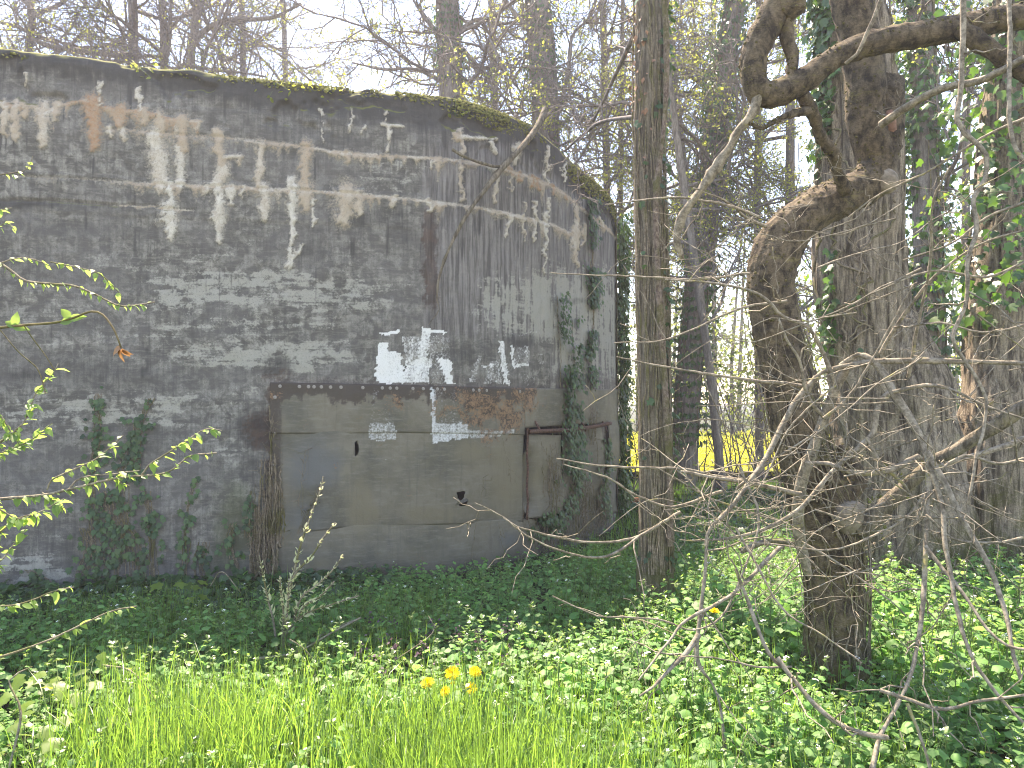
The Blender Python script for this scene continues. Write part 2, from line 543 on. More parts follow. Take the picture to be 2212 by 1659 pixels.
def wall_masks(vx, vy):
    n_big = fbm(vx / 60, vy / 60, 1, 4); n_med = fbm(vx / 14, vy / 14, 2, 4); n_fin = fbm(vx / 4.5, vy / 4.5, 3, 3)
    wx = vx + 22 * (n_med - .5) + 8 * (n_fin - .5); wy = vy + 8 * (fbm(vx / 14 + 40, vy / 14, 5, 3) - .5)
    eff = np.zeros(vx.shape); org = np.zeros(vx.shape)

    def put(m, o):
        nonlocal eff, org
        org = np.where(m > eff, o, org)
        eff = np.maximum(eff, m)
    for a, b, c, d, w, o in DRIPS:
        sel = (vx > min(a, c) - 60) & (vx < max(a, c) + 60) & (vy > min(b, d) - 40) & (vy < max(b, d) + 40)
        if not sel.any():
            continue
        r, f = pl_dist(wx[sel], wy[sel], [(a, b), (c, d)])
        prof = w * .64 * (.75 + .5 * n_med[sel]) * (1 - .45 * np.clip(f, 0, 1) ** 3)
        m = np.zeros(vx.shape)
        m[sel] = np.clip(1.0 - .5 * r / (prof + 1.2), 0, 1) * (0.92 + .25 * (n_fin[sel] - .4))
        put(m, o)
    for ln, w0, strg in ((LINE1, 5.5, lambda f: 0.8 + 0 * f), (LINE2, 4.2, lambda f: .66 + .16 * sstep(.2, .5, f)), (LINE3, 4.0, lambda f: .5 + .3 * sstep(.1, .3, f)), (LINE4, 2.6, lambda f: .75 * sstep(.5, .62, f))):
        r, f = pl_dist(wx * .4 + vx * .6, wy * .3 + vy * .7, ln)
        put(np.clip(1.0 - .5 * r / (w0 * (.5 + n_med)), 0, 1) * strg(f), .15 + .45 * (n_big > .5) * (ln is LINE1 or ln is LINE2) + .3 * (ln is LINE1))
        # ragged fringe hanging below each joint
        lx = np.array(ln)
        ly = np.interp(vx, lx[:, 0], lx[:, 1])
        below = vy - ly
        ins = (vx > lx[0, 0]) & (vx < lx[-1, 0])
        depth = {id(LINE1): 90, id(LINE2): 62, id(LINE3): 56, id(LINE4): 12}[id(ln)] * (vnoise(vx / 9, 3.3 + 0 * vx) ** 1.6) * (.3 + 1.2 * vnoise(vx / 60, 9.1 + 0 * vx))
        fr = np.where(ins & (below > -1), np.clip(1 - below / (depth + 1e-3), 0, 1) ** .55, 0) * strg((vx - lx[0, 0]) / (lx[-1, 0] - lx[0, 0]))
        put(fr * (.78 + .4 * n_fin), .25 + (.5 if ln is LINE1 else .2) * (n_big > .48))
    # pale bands of flaked skin
    band = np.zeros(vx.shape)
    for x0, x1, y0, y1, s in ((330, 830, 590, 672, .9), (380, 760, 690, 715, .65), (480, 740, 735, 800, 1.0), (330, 560, 735, 795, .75), (280, 520, 690, 735, .6), (100, 420, 850, 925, .85), (0, 200, 860, 905, .8), (0, 260, 640, 760, .42), (500, 640, 640, 850, .5),
                              (480, 570, 860, 1010, .75), (130, 260, 960, 1000, .5), (0, 110, 1130, 1160, .5), (0, 150, 1200, 1260, 1.0), (180, 240, 1230, 1265, .7), (520, 590, 950, 1170, .62), (150, 600, 540, 600, .45), (640, 900, 600, 640, .55), (430, 470, 900, 960, .4),
                              (560, 600, 1060, 1130, .6), (700, 920, 560, 660, .35), (0, 330, 230, 380, .25), (730, 910, 330, 420, .55), (300, 700, 230, 330, .2), (400, 900, 500, 560, .3)):
        ux = vx + 150 * (fbm(vx / 70 + x0, vy / 20, 51, 3) - .5); uy = wy + 50 * (fbm(vx / 60, vy / 30 + y0, 52, 3) - .5)
        m = sstep(x0 - 50, x0 + 50, ux) * sstep(x1 + 50, x1 - 50, ux) * sstep(y0 - 16, y0 + 14, uy) * sstep(y1 + 16, y1 - 14, uy)
        band = np.maximum(band, m * s)
    streak = fbm(vx / 50, vy / 5.5, 7, 4)
    pale = .92 * band * (.30 + 1.1 * streak) * (.45 + 1.0 * n_med)
    brd = sstep(1000, 1060, vx) * sstep(560, 640, vy) * sstep(760, 690, vy) + .8 * sstep(1180, 1230, vx) * sstep(690, 740, vy) * sstep(845, 780, vy) + .5 * sstep(1120, 1180, vx) * sstep(520, 600, vy)
    vst = fbm(vx / 3.6, vy / 70, 11, 3)
    pale = np.maximum(pale, 1.15 * brd * (-.15 + 1.5 * vst) * (.5 + n_med))
    # darkness
    lx = vx
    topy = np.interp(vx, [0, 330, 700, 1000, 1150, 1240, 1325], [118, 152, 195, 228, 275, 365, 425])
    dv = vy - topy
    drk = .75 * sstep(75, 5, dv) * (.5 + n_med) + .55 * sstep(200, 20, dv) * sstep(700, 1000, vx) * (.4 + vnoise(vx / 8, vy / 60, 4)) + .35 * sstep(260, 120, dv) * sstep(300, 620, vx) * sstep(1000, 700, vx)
    for cx, cy, rx, ry, s in ((760, 470, 90, 40, .55), (700, 500, 60, 40, .4), (590, 470, 50, 40, .3), (300, 520, 90, 70, .35), (60, 440, 180, 14, .6), (230, 445, 90, 10, .5), (860, 480, 50, 90, .5), (930, 520, 20, 90, .3), (660, 540, 120, 50, .45), (200, 800, 160, 40, .4), (320, 790, 16, 110, .5), (600, 790, 40, 30, .7), (560, 930, 60, 60, .8), (540, 1010, 40, 60, .55), (1000, 770, 90, 26, .5), (1120, 740, 80, 30, .5), (1240, 650, 60, 10, .4), (860, 330, 30, 30, .3), (230, 330, 60, 60, .35), (450, 470, 60, 60, .3), (100, 560, 100, 60, .3), (180, 690, 90, 30, .45), (60, 810, 120, 20, .5), (1060, 620, 14, 60, .2), (1130, 420, 80, 50, .4), (1000, 420, 60, 60, .35), (730, 640, 60, 26, .3), (660, 720, 40, 20, .35)):
        drk = np.maximum(drk, s * np.exp(-((wx - cx) / rx) ** 2 - ((wy - cy) / ry) ** 2) * (.6 + .9 * n_med))
    vdr = vnoise(vx / 5, vy / 160, 21) * vnoise(vx / 40, vy / 40, 22)
    drk = np.maximum(drk, .34 * sstep(820, 1000, wy) * (.3 + n_big) * sstep(640, 560, vx))
    drk = np.maximum(drk, 1.25 * sstep(.35, .75, vnoise(vx / 3.2, vy / 170, 21) * vnoise(vx / 40, vy / 60, 22)) * sstep(1000, 500, vy) * .5)
    # rust brown
    brn = sstep(906, 920, wx) * sstep(960, 935, wx) * sstep(420, 470, vy) * sstep(700, 640, vy) * (.6 + .6 * n_fin)
    brn = np.maximum(brn, .9 * np.exp(-((wx - 560) / 50) ** 2 - ((wy - 930) / 60) ** 2) * (.4 + n_fin))
    brn = np.maximum(brn, .85 * np.exp(-((wx - 600) / 60) ** 2 - ((wy - 815) / 30) ** 2) * (.25 + n_fin))
    brn = np.maximum(brn, .9 * sstep(26, 4, np.abs(wx - 588)) * sstep(800, 850, vy) * (.5 + n_fin))
    brn = np.maximum(brn, .5 * sstep(800, 826, wy + 10 * n_med) * sstep(560, 620, vx))
    # green film
    grn = .8 * np.exp(-((wx - 510) / 55) ** 2 - ((wy - 1130) / 110) ** 2) + .5 * sstep(900, 1150, vy) * (n_big) + .4 * np.exp(-((wx - 450) / 60) ** 2 - ((wy - 800) / 60) ** 2)
    # white paint: the old lettering
    pt = np.zeros(vx.shape)
    for poly, s in ((R5([(350, 370), (405, 365), (395, 612), (328, 608)]), 1.0), (R5([(358, 300), (470, 294), (475, 322), (356, 328)]), .95), (R5([(395, 420), (480, 430), (500, 612), (395, 612)]), .85), (R5([(480, 330), (600, 325), (590, 470), (500, 470)]), .55), (R5([(500, 470), (660, 470), (640, 612), (490, 612)]), .72),
                    (R5([(598, 278), (752, 300), (750, 322), (596, 304)]), .9), (R5([(600, 300), (660, 300), (620, 612), (560, 612)]), .7), (R5([(640, 330), (760, 330), (770, 480), (650, 480)]), .47), (R5([(700, 470), (770, 470), (797, 616), (745, 616)]), .85), (R5([(650, 480), (720, 480), (730, 612), (660, 612)]), .45),
                    (R5([(925, 440), (960, 440), (920, 616), (880, 612)]), .52), (R5([(955, 505), (1020, 492), (1022, 514), (958, 520)]), .7), (R5([(1050, 350), (1085, 350), (1118, 618), (1085, 618)]), .72), (R5([(1000, 480), (1060, 470), (1080, 616), (960, 616)]), .5),
                    (R5([(1118, 385), (1142, 385), (1152, 515), (1128, 515)]), .75), (R5([(1140, 495), (1230, 490), (1232, 514), (1142, 520)]), .7), (R5([(1205, 390), (1232, 390), (1245, 480), (1225, 480)]), .52), (R5([(1150, 390), (1210, 400), (1230, 490), (1150, 490)]), .45), (R5([(1300, 430), (1320, 430), (1325, 500), (1305, 500)]), .5), (R5([(900, 340), (1300, 305), (1300, 318), (900, 352)]), .42), (R5([(1180, 540), (1300, 540), (1300, 620), (1180, 620)]), .38)):
        pt = np.where(inpoly(vx + 11 * (n_fin - .5) + 6 * (n_med - .5), vy + 11 * (n_med - .5), poly), np.maximum(pt, s), pt)
    pt = pt * (.80 + .35 * n_fin) * (.85 + .25 * fbm(vx / 6, vy / 30, 31, 2))
    brd_zone = sstep(905, 925, vx) * sstep(290, 320, vy + 0.12 * (vx - 1000)) * np.where(vx > 1190, 1, sstep(745, 715, vy))
    return eff, org, pale, drk, pt, brd_zone, brn, grn, dv


# ------------------------------------------------------------------ bunker materials
t = NT("weathered_concrete")
uvw = t.coord((1, 1, 1), "UV")
e, o_, p_, dk = t.attr("stain")
pt, brd, bn, gn = t.attr("paint")
nf = t.noise(uvw, 55.0, 6, 0.72); nm = t.noise(uvw, 9.0, 7, 0.68, 0.4); nl = t.noise(uvw, 1.6, 5, 0.6)
str_v = t.noise(t.coord((26, 1.6, 1), "UV"), 1.0, 6, 0.7)
str_h = t.noise(t.coord((2.2, 22, 1), "UV"), 1.0, 6, 0.7)
grain = t.noise(uvw, 220.0, 2, 0.6)
n28 = t.noise(uvw, 28.0, 7, 0.75, 0.5)
base = t.mix(t.ss(nm, 0.42, 0.60), (0.105, 0.099, 0.088), (0.29, 0.275, 0.245))
base = t.mix(t.ss(n28, 0.45, 0.60, 0.0, 0.5), base, (0.095, 0.09, 0.082))
base = t.mix(t.ss(t.noise(t.coord((5, 34, 1), 'UV'), 1.0, 6, 0.75, .3), 0.47, 0.66, 0.0, 0.45), base, (0.31, 0.295, 0.26))
base = t.mix(t.ss(t.noise(t.coord((3, 46, 1), 'UV'), 1.3, 6, 0.75, .3), 0.50, 0.68, 0.0, 0.30), base, (0.10, 0.095, 0.088))
base = t.mix(t.ss(t.noise(t.coord((0.5, 4.2, 1), 'UV'), 1.0, 4, 0.65, .3), 0.46, 0.58, 0.0, 0.45), base, (0.105, 0.10, 0.095))
spk = t.noise(uvw, 75.0, 4, 0.7, 0.2)
base = t.mix(t.ss(str_v, 0.42, 0.66, 0.0, 0.5), base, (0.075, 0.071, 0.067))
base = t.mix(t.ss(nl, 0.4, 0.65, 0.0, 0.35), base, (0.17, 0.16, 0.155))
vert = t.mix(t.ss(str_v, 0.36, 0.62), (0.27, 0.25, 0.24), (0.095, 0.088, 0.086))
base = t.mix(t.math('MULTIPLY', brd, 0.75), base, vert)
pf = t.math('ADD', p_, t.math('MULTIPLY', t.math('ADD', t.math('SUBTRACT', nm, 0.5), t.math('SUBTRACT', str_h, 0.5)), 1.7))
pf = t.math('ADD', pf, t.math('MULTIPLY', t.math('SUBTRACT', nf, 0.5), 1.3))
c = t.mix(t.ss(pf, 0.42, 0.80, 0, 0.85), base, t.mix(nf, (0.27, 0.265, 0.235), (0.42, 0.405, 0.355)))
df = t.math('ADD', dk, t.math('MULTIPLY', t.math('ADD', t.math('SUBTRACT', nm, 0.5), t.math('SUBTRACT', str_v, 0.5)), 0.55))
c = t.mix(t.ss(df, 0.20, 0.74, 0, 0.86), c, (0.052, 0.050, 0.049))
bf = t.math('ADD', bn, t.math('MULTIPLY', t.math('SUBTRACT', nf, 0.5), 1.0))
c = t.mix(t.ss(bf, 0.35, 0.8, 0, 0.62), c, t.mix(t.ss(nm, .4, .6), (0.045, 0.028, 0.022), (0.085, 0.045, 0.03)))
gf = t.math('ADD', gn, t.math('MULTIPLY', t.math('SUBTRACT', nm, 0.5), 0.9))
c = t.mix(t.ss(gf, 0.3, 0.85, 0, 0.55), c, (0.075, 0.085, 0.04))
ef = t.math('ADD', e, t.math('ADD', t.math('MULTIPLY', t.math('SUBTRACT', nf, 0.5), 1.0), t.math('MULTIPLY', t.math('SUBTRACT', n28, 0.5), 1.1)))
ecol = t.mix(t.ss(t.math('ADD', o_, t.math('MULTIPLY', t.math('SUBTRACT', nm, 0.5), 0.8)), -0.10, 0.5), (0.60, 0.565, 0.50), (0.42, 0.335, 0.25))
ecol = t.mix(t.ss(t.math('ADD', o_, t.math('SUBTRACT', nf, 0.5)), 0.55, 1.0), ecol, (0.36, 0.21, 0.12))
c = t.mix(t.ss(ef, 0.30, 0.46, 0, 0.45), c, (0.32, 0.295, 0.25))
c = t.mix(t.ss(ef, 0.44, 0.72, 0, .95), c, t.mix(t.ss(n28, .42, .62, 0, .55), ecol, (0.33, 0.29, 0.235)))
wf = t.math('ADD', pt, t.math('ADD', t.math('MULTIPLY', t.math('SUBTRACT', nf, 0.5), 1.0), t.math('MULTIPLY', t.math('SUBTRACT', str_v, 0.5), 0.45)))
wf = t.math('ADD', wf, t.math('MULTIPLY', t.math('SUBTRACT', n28, 0.5), .7))
c = t.mix(t.ss(wf, 0.38, 0.78, 0, 0.97), c, (0.74, 0.735, 0.72))
c = t.mix(t.math('MULTIPLY', t.ss(spk, 0.55, 0.68, 0, 0.6), t.ss(nm, .35, .6)), c, (0.05, 0.047, 0.044))
c = t.mix(t.ss(grain, 0.3, 0.7, 0, 0.22), c, (0.02, 0.02, 0.02))
hgt = t.math('ADD', t.math('MULTIPLY', nf, 0.6), t.math('ADD', t.math('MULTIPLY', str_v, 0.5), t.math('MULTIPLY', t.ss(ef, 0.4, 0.7), 0.9)))
geo = t.n("ShaderNodeNewGeometry")
sepn = t.n("ShaderNodeSeparateXYZ"); t.t.links.new(geo.outputs["Normal"], sepn.inputs[0])
M_CONC = None
mossm = t.ss(t.math('ADD', sepn.outputs[2], t.math('MULTIPLY', t.math('SUBTRACT', nm, 0.5), 0.9)), 0.35, 0.75)
c = t.mix(mossm, c, t.mix(nf, (0.075, 0.085, 0.022), (0.16, 0.16, 0.05)))
M_CONC = t.done(t.principled(c, 0.92, 0.15, t.bump(hgt, 0.55, 0.012)))

# ------------------------------------------------------------------ bunker build
bunker = thing("bunker", (-2.0, 8.5, 0.0), "large weathered concrete bunker with rounded corner, mossy roof edge and metal-covered opening", "bunker")
i_l = int(np.argmin(np.abs(DENSE[:, 0] + 4.45) + (np.arange(len(DENSE)) > I_SIL) * 99))
cols = np.unique(np.concatenate([np.arange(0, i_l, 22), np.interp(np.arange(S_ALL[i_l], S_ALL[I_SIL], 0.0140), S_ALL, np.arange(len(S_ALL))).round().astype(int), np.arange(I_SIL, len(DENSE), 14), [len(DENSE) - 1]]))
HT = wall_h(cols)
RAD = 0.09
rows_v = np.arange(-0.25, 4.0, 0.0140)
nr = len(rows_v)
arc = np.linspace(0, math.pi / 2, 14)[1:]
inn = np.array([0.12, 0.3, 0.6, 1.0])
f01 = (rows_v + 0.25) / (rows_v[-1] + 0.25)
Zg = -0.25 + f01[None] * (HT[:, None] - RAD + 0.25)
Ig = np.zeros_like(Zg)
Zg = np.hstack([Zg, (HT[:, None] - RAD) + RAD * np.sin(arc)[None], HT[:, None] + 0.0 * inn[None]])
Ig = np.hstack([Ig, np.tile(RAD * (1 - np.cos(arc))[None], (len(cols), 1)), np.tile((RAD + inn)[None], (len(cols), 1))])
XX = DENSE[cols, 0][:, None] - NRM[cols, 0][:, None] * Ig
YY = DENSE[cols, 1][:, None] - NRM[cols, 1][:, None] * Ig
gvx, gvy = sheet(XX, YY, Zg)
vis = (cols >= i_l) & (cols <= I_SIL)
fvx, fvy = np.where(vis[:, None], gvx, -500.0), np.where(vis[:, None], gvy, 600.0)
m_ = wall_masks(fvx.ravel(), fvy.ravel())
eff, org, pale, drk, pnt, brdz, brn, grn, dv = [a.reshape(Zg.shape) for a in m_]
vf = vis[:, None] * 1.0
Sg = S_ALL[cols][:, None] + 0 * Zg
away = (1 - vf)
pale = pale * vf + away * .35 * fbm(Sg * 1.2, Zg * 4, 3, 3)
drk = drk * vf + away * .5 * sstep(3.6, 4.3, Zg)
eff, pnt, brn, brdz = eff * vf, pnt * vf, brn * vf, brdz * vf
# relief
bi = np.floor(Sg / 0.088)
brd_h = 0.005 * (_h(bi.astype(int), 0 * bi.astype(int), 0 * bi.astype(int)) - .5) - 0.006 * sstep(.08, .0, np.abs(Sg / 0.088 - bi - .5) * -1 + .5)
disp = 0.030 * (fbm(Sg * 1.1, Zg * 1.1, 2, 3) - .5) + 0.016 * (fbm(Sg * 9, Zg * 9, 4, 4) - .5) + brdz * brd_h * 1.3
hb = np.floor(Zg / 0.31)
disp += (1 - brdz) * (0.010 * (_h(hb.astype(int), 1 + 0 * hb.astype(int), 0 * hb.astype(int)) - .5))
chip = sstep(.52, .62, fbm(Sg * 3.2, Zg * 4.5, 8, 4))
disp -= 0.05 * chip * sstep(0.62, 0.12, HT[:, None] - Zg)
disp += 0.016 * sstep(.4, .8, eff)
for ln, dep in ((LINE2, .016), (LINE3, .016), (LINE4, .022)):
    r, f = pl_dist(fvx, fvy, ln)
    disp -= vf * dep * sstep(3.5, 0.8, r) * (vf > 0)
topf = sstep(-0.3, 0.05, Zg - (HT[:, None] - RAD))
disp += topf * 0.07 * (fbm(Sg * 2.5, Zg * 3, 12, 4) - .45)
XX = XX + NRM[cols, 0][:, None] * disp * (Ig < .3)
YY = YY + NRM[cols, 1][:, None] * disp * (Ig < .3)
Zg = Zg + topf * 0.05 * (fbm(Sg * 4, Ig * 4, 15, 3) - .5) * (Ig > .02)
nc, nrow = Zg.shape
verts = np.stack([XX, YY, Zg], -1).reshape(-1, 3)
ii = np.arange(nc - 1)[:, None] * nrow + np.arange(nrow - 1)[None]
quads = np.stack([ii, ii + nrow, ii + nrow + 1, ii + 1], -1)
cvx = (gvx[:-1, :-1] + gvx[1:, 1:]) / 2; cvy = (gvy[:-1, :-1] + gvy[1:, 1:]) / 2
okv = (vis[:-1] & vis[1:])[:, None]
hole = okv & (cvx > 640) & (cvx < 1296) & (cvy > 868) & (cvy < 1235) & (Zg[:-1, :-1] > 0.12)
quads = quads[~hole]
mbw = MB()
mbw.add(verts, quads)
g1 = lambda a: a.ravel()
stain = np.stack([g1(eff), g1(org), g1(pale), g1(drk)], -1)
paint = np.stack([g1(pnt), g1(brdz), g1(brn), g1(grn)], -1)
uvs = np.stack([Sg.ravel(), Zg.ravel()], -1)
mbw.build("concrete_wall", M_CONC, bunker, attrs={"stain": stain, "paint": paint}, uv=uvs)
# roof slab and hidden rear
inner = np.stack([DENSE[cols, 0] - NRM[cols, 0] * (RAD + .95), DENSE[cols, 1] - NRM[cols, 1] * (RAD + .95)], -1)
zt = HT - 0.012
mb = MB()
n = len(inner)
back = np.stack([np.interp(np.arange(n), [0, n - 1], [-10.8, -1.5]), np.full(n, 15.0)], -1)
rv_ = np.vstack([np.column_stack([inner, zt]), np.column_stack([back, np.full(n, 4.25)]), np.column_stack([back, np.full(n, -.3)])])
k = np.arange(n - 1)
mb.add(rv_, np.vstack([np.stack([k, k + 1, n + k + 1, n + k], -1), np.stack([n + k, n + k + 1, 2 * n + k + 1, 2 * n + k], -1)]))
e0, e1 = DENSE[0], DENSE[-1]
mb.add([(e0[0], e0[1], -.3), (e0[0], e0[1], 4.2), (-10.8, 15, 4.24), (-10.8, 15, -.3), (e1[0], e1[1], -.3), (e1[0], e1[1], 4.0), (-1.5, 15, 4.2), (-1.5, 15, -.3)], [(0, 1, 2, 3), (4, 5, 6, 7)])
M_PLAINC = plain("dark_concrete", (0.12, 0.115, 0.11), 0.9, 0.2, .35, 6)
mb.build("roof_slab", M_PLAINC, bunker, smooth=False)
# ------------------------------------------------------------------ sheet metal over the opening
t = NT("painted_sheet_metal")
uvw = t.coord((1, 1, 1), "UV")
w_, r_, k_, b_ = t.attr("paint")
nf = t.noise(uvw, 60.0, 6, 0.72); nm = t.noise(uvw, 7.0, 7, 0.65, 0.5); nl = t.noise(uvw, 1.8, 4, 0.55, .3)
sv_ = t.noise(t.coord((30, 1.5, 1), "UV"), 1.0, 6, 0.7)
gr = t.noise(uvw, 260.0, 2, .6)
base = t.mix(t.ss(nl, 0.36, 0.62), (0.074, 0.070, 0.053), (0.152, 0.134, 0.101))
base = t.mix(t.ss(nm, 0.44, 0.62, 0, 0.6), base, (0.11, 0.097, 0.062))
base = t.mix(t.ss(t.noise(t.coord((6, 30, 1), 'UV'), 1.0, 6, .75), .48, .66, 0, .5), base, (0.185, 0.17, 0.14))
hb_ = t.math('ADD', b_, t.math('MULTIPLY', t.math('SUBTRACT', nm, .5), .6))
base = t.mix(t.ss(hb_, .55, .95, 0, .85), base, (0.095, 0.100, 0.103))
base = t.mix(t.ss(hb_, .45, .10, 0, .85), base, (0.145, 0.124, 0.080))
base = t.mix(t.ss(sv_, .5, .75, 0, .4), base, (0.05, 0.048, 0.04))
base = t.mix(t.ss(gr, .45, .8, 0, .45), base, (0.22, 0.205, 0.175))
kf = t.math('ADD', k_, t.math('ADD', t.math('MULTIPLY', t.math('SUBTRACT', nf, .5), .8), t.math('MULTIPLY', t.math('SUBTRACT', sv_, .5), .6)))
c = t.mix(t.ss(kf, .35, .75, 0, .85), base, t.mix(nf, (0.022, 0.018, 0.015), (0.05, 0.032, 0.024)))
wf = t.math('ADD', w_, t.math('ADD', t.math('MULTIPLY', t.math('SUBTRACT', nf, .5), 1.3), t.math('MULTIPLY', t.math('SUBTRACT', sv_, .5), .5)))
c = t.mix(t.ss(wf, .38, .92, 0, .85), c, (0.62, 0.63, 0.64))
rf = t.math('ADD', r_, t.math('ADD', t.math('MULTIPLY', t.math('SUBTRACT', nf, .5), 1.7), t.math('MULTIPLY', t.math('SUBTRACT', nm, .5), 2.2)))
c = t.mix(t.ss(rf, .42, .6, 0, .92), c, t.mix(t.ss(t.math('ADD', t.math('MULTIPLY', nf, .5), t.math('MULTIPLY', t.noise(uvw, 16.0, 6, .7, .4), .5)), .44, .56), (0.040, 0.027, 0.019), (0.23, 0.135, 0.075)))
M_SHEET = t.done(t.principled(c, .62, .35, t.bump(t.math('ADD', nf, t.math('MULTIPLY', nm, 2.0)), .35, .006)))
M_RUST = plain("rusty_iron", (0.085, 0.045, 0.032), .85, .3, .6, 60, .6)
M_SCREW = plain("galvanised_screw", (0.24, 0.22, 0.20), .6, .5, .2, 80, .1)
M_TORN = plain("torn_sheet_edge", (0.075, 0.072, 0.066), .6, .3, .3, 50, .3)


def sheet_masks(vx, vy):
    nb = fbm(vx / 60, vy / 60, 41, 4); nm = fbm(vx / 13, vy / 13, 42, 4); nf = fbm(vx / 4, vy / 4, 43, 3)
    wx = vx + 12 * (nm - .5); wy = vy + 10 * (fbm(vx / 13 + 9, vy / 13, 44, 3) - .5)
    wh = np.zeros(vx.shape)
    for poly, s in ((R5([(312, 640), (340, 640), (300, 900), (284, 900)]), .38), (R5([(288, 850), (455, 850), (450, 945), (284, 952)]), .60), (R5([(300, 740), (400, 760), (440, 850), (290, 860)]), .36), (R5([(340, 650), (440, 650), (430, 780), (340, 780)]), .22),
                    (R5([(648, 635), (668, 635), (680, 960), (655, 968)]), .78), (R5([(655, 850), (870, 850), (870, 942), (668, 965)]), .72), (R5([(870, 885), (1140, 880), (1145, 918), (870, 940)]), .60), (R5([(665, 640), (800, 640), (850, 880), (668, 880)]), .40), (R5([(800, 700), (1000, 760), (1010, 900), (850, 880)]), .30), (R5([(1255, 660), (1275, 660), (1275, 890), (1262, 890)]), .40), (R5([(1310, 640), (1345, 640), (1325, 830), (1310, 830)]), .30)):
        wh = np.where(inpoly(wx, wy, poly), np.maximum(wh, s), wh)
    wh = np.maximum(wh, .5 * np.exp(-((vx - 845) / 60) ** 2 - ((vy - 993) / 2.5) ** 2)) * (.75 + .5 * nf)
    wh = np.maximum(wh, .42 * np.exp(-((vx - 870) / 40) ** 2 - ((vy - 1018) / 2.5) ** 2))
    ru = np.zeros(vx.shape)
    for cx, cy, rx, ry, s in ((1040, 880, 60, 50, .70), (1090, 900, 40, 45, .75), (1010, 860, 40, 30, .6), (980, 850, 50, 26, .45), (1140, 850, 20, 40, .7), (1060, 935, 30, 26, .5), (1115, 870, 30, 50, .6), (1168, 870, 8, 30, .5), (850, 870, 30, 24, .42), (905, 850, 14, 14, .5), (590, 850, 30, 14, .4), (950, 880, 50, 30, .3)):
        ru = np.maximum(ru, 1.2 * s * np.exp(-((wx - cx) / rx) ** 2 - ((wy - cy) / ry) ** 2))
    seam = np.interp(vx, [583, 1325], [828, 840])
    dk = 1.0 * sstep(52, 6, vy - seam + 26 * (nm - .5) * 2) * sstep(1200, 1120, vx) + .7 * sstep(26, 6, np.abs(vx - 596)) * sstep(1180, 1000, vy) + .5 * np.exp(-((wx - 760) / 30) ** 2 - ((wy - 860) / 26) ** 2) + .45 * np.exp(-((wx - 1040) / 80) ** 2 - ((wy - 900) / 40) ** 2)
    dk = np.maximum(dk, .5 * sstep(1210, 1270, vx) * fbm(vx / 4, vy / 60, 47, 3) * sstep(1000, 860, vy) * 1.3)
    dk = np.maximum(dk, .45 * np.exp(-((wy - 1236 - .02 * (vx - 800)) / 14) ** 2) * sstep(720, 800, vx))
    bl = .9 * np.exp(-((wx - 680) / 75) ** 2 - ((wy - 1010) / 70) ** 2) + .6 * np.exp(-((wx - 660) / 70) ** 2 - ((wy - 1120) / 40) ** 2) + .75 * np.exp(-((wx - 1090) / 36) ** 2 - ((wy - 1160) / 30) ** 2) + .7 * np.exp(-((wx - 860) / 40) ** 2 - ((wy - 1110) / 50) ** 2) * .6
    bl = np.maximum(bl, .8 * np.exp(-((wx - 1316) / 16) ** 2 - ((wy - 1040) / 40) ** 2))
    ol = .9 * np.exp(-((wx - 775) / 36) ** 2 - ((wy - 1080) / 70) ** 2) + .8 * np.exp(-((wx - 1010) / 40) ** 2 - ((wy - 975) / 30) ** 2) + .8 * np.exp(-((wx - 1085) / 40) ** 2 - ((wy - 1040) / 90) ** 2) + .7 * np.exp(-((wx - 900) / 120) ** 2 - ((wy - 1110) / 24) ** 2) + .6 * np.exp(-((wx - 1160) / 30) ** 2 - ((wy - 1000) / 90) ** 2) + .6 * np.exp(-((wx - 690) / 60) ** 2 - ((wy - 1070) / 16) ** 2) + .5 * np.exp(-((wx - 700) / 90) ** 2 - ((wy - 1230) / 30) ** 2)
    bl = .5 + .5 * bl - .5 * ol * (.5 + nb)
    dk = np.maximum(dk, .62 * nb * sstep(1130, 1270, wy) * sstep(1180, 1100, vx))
    return wh, ru, dk, bl


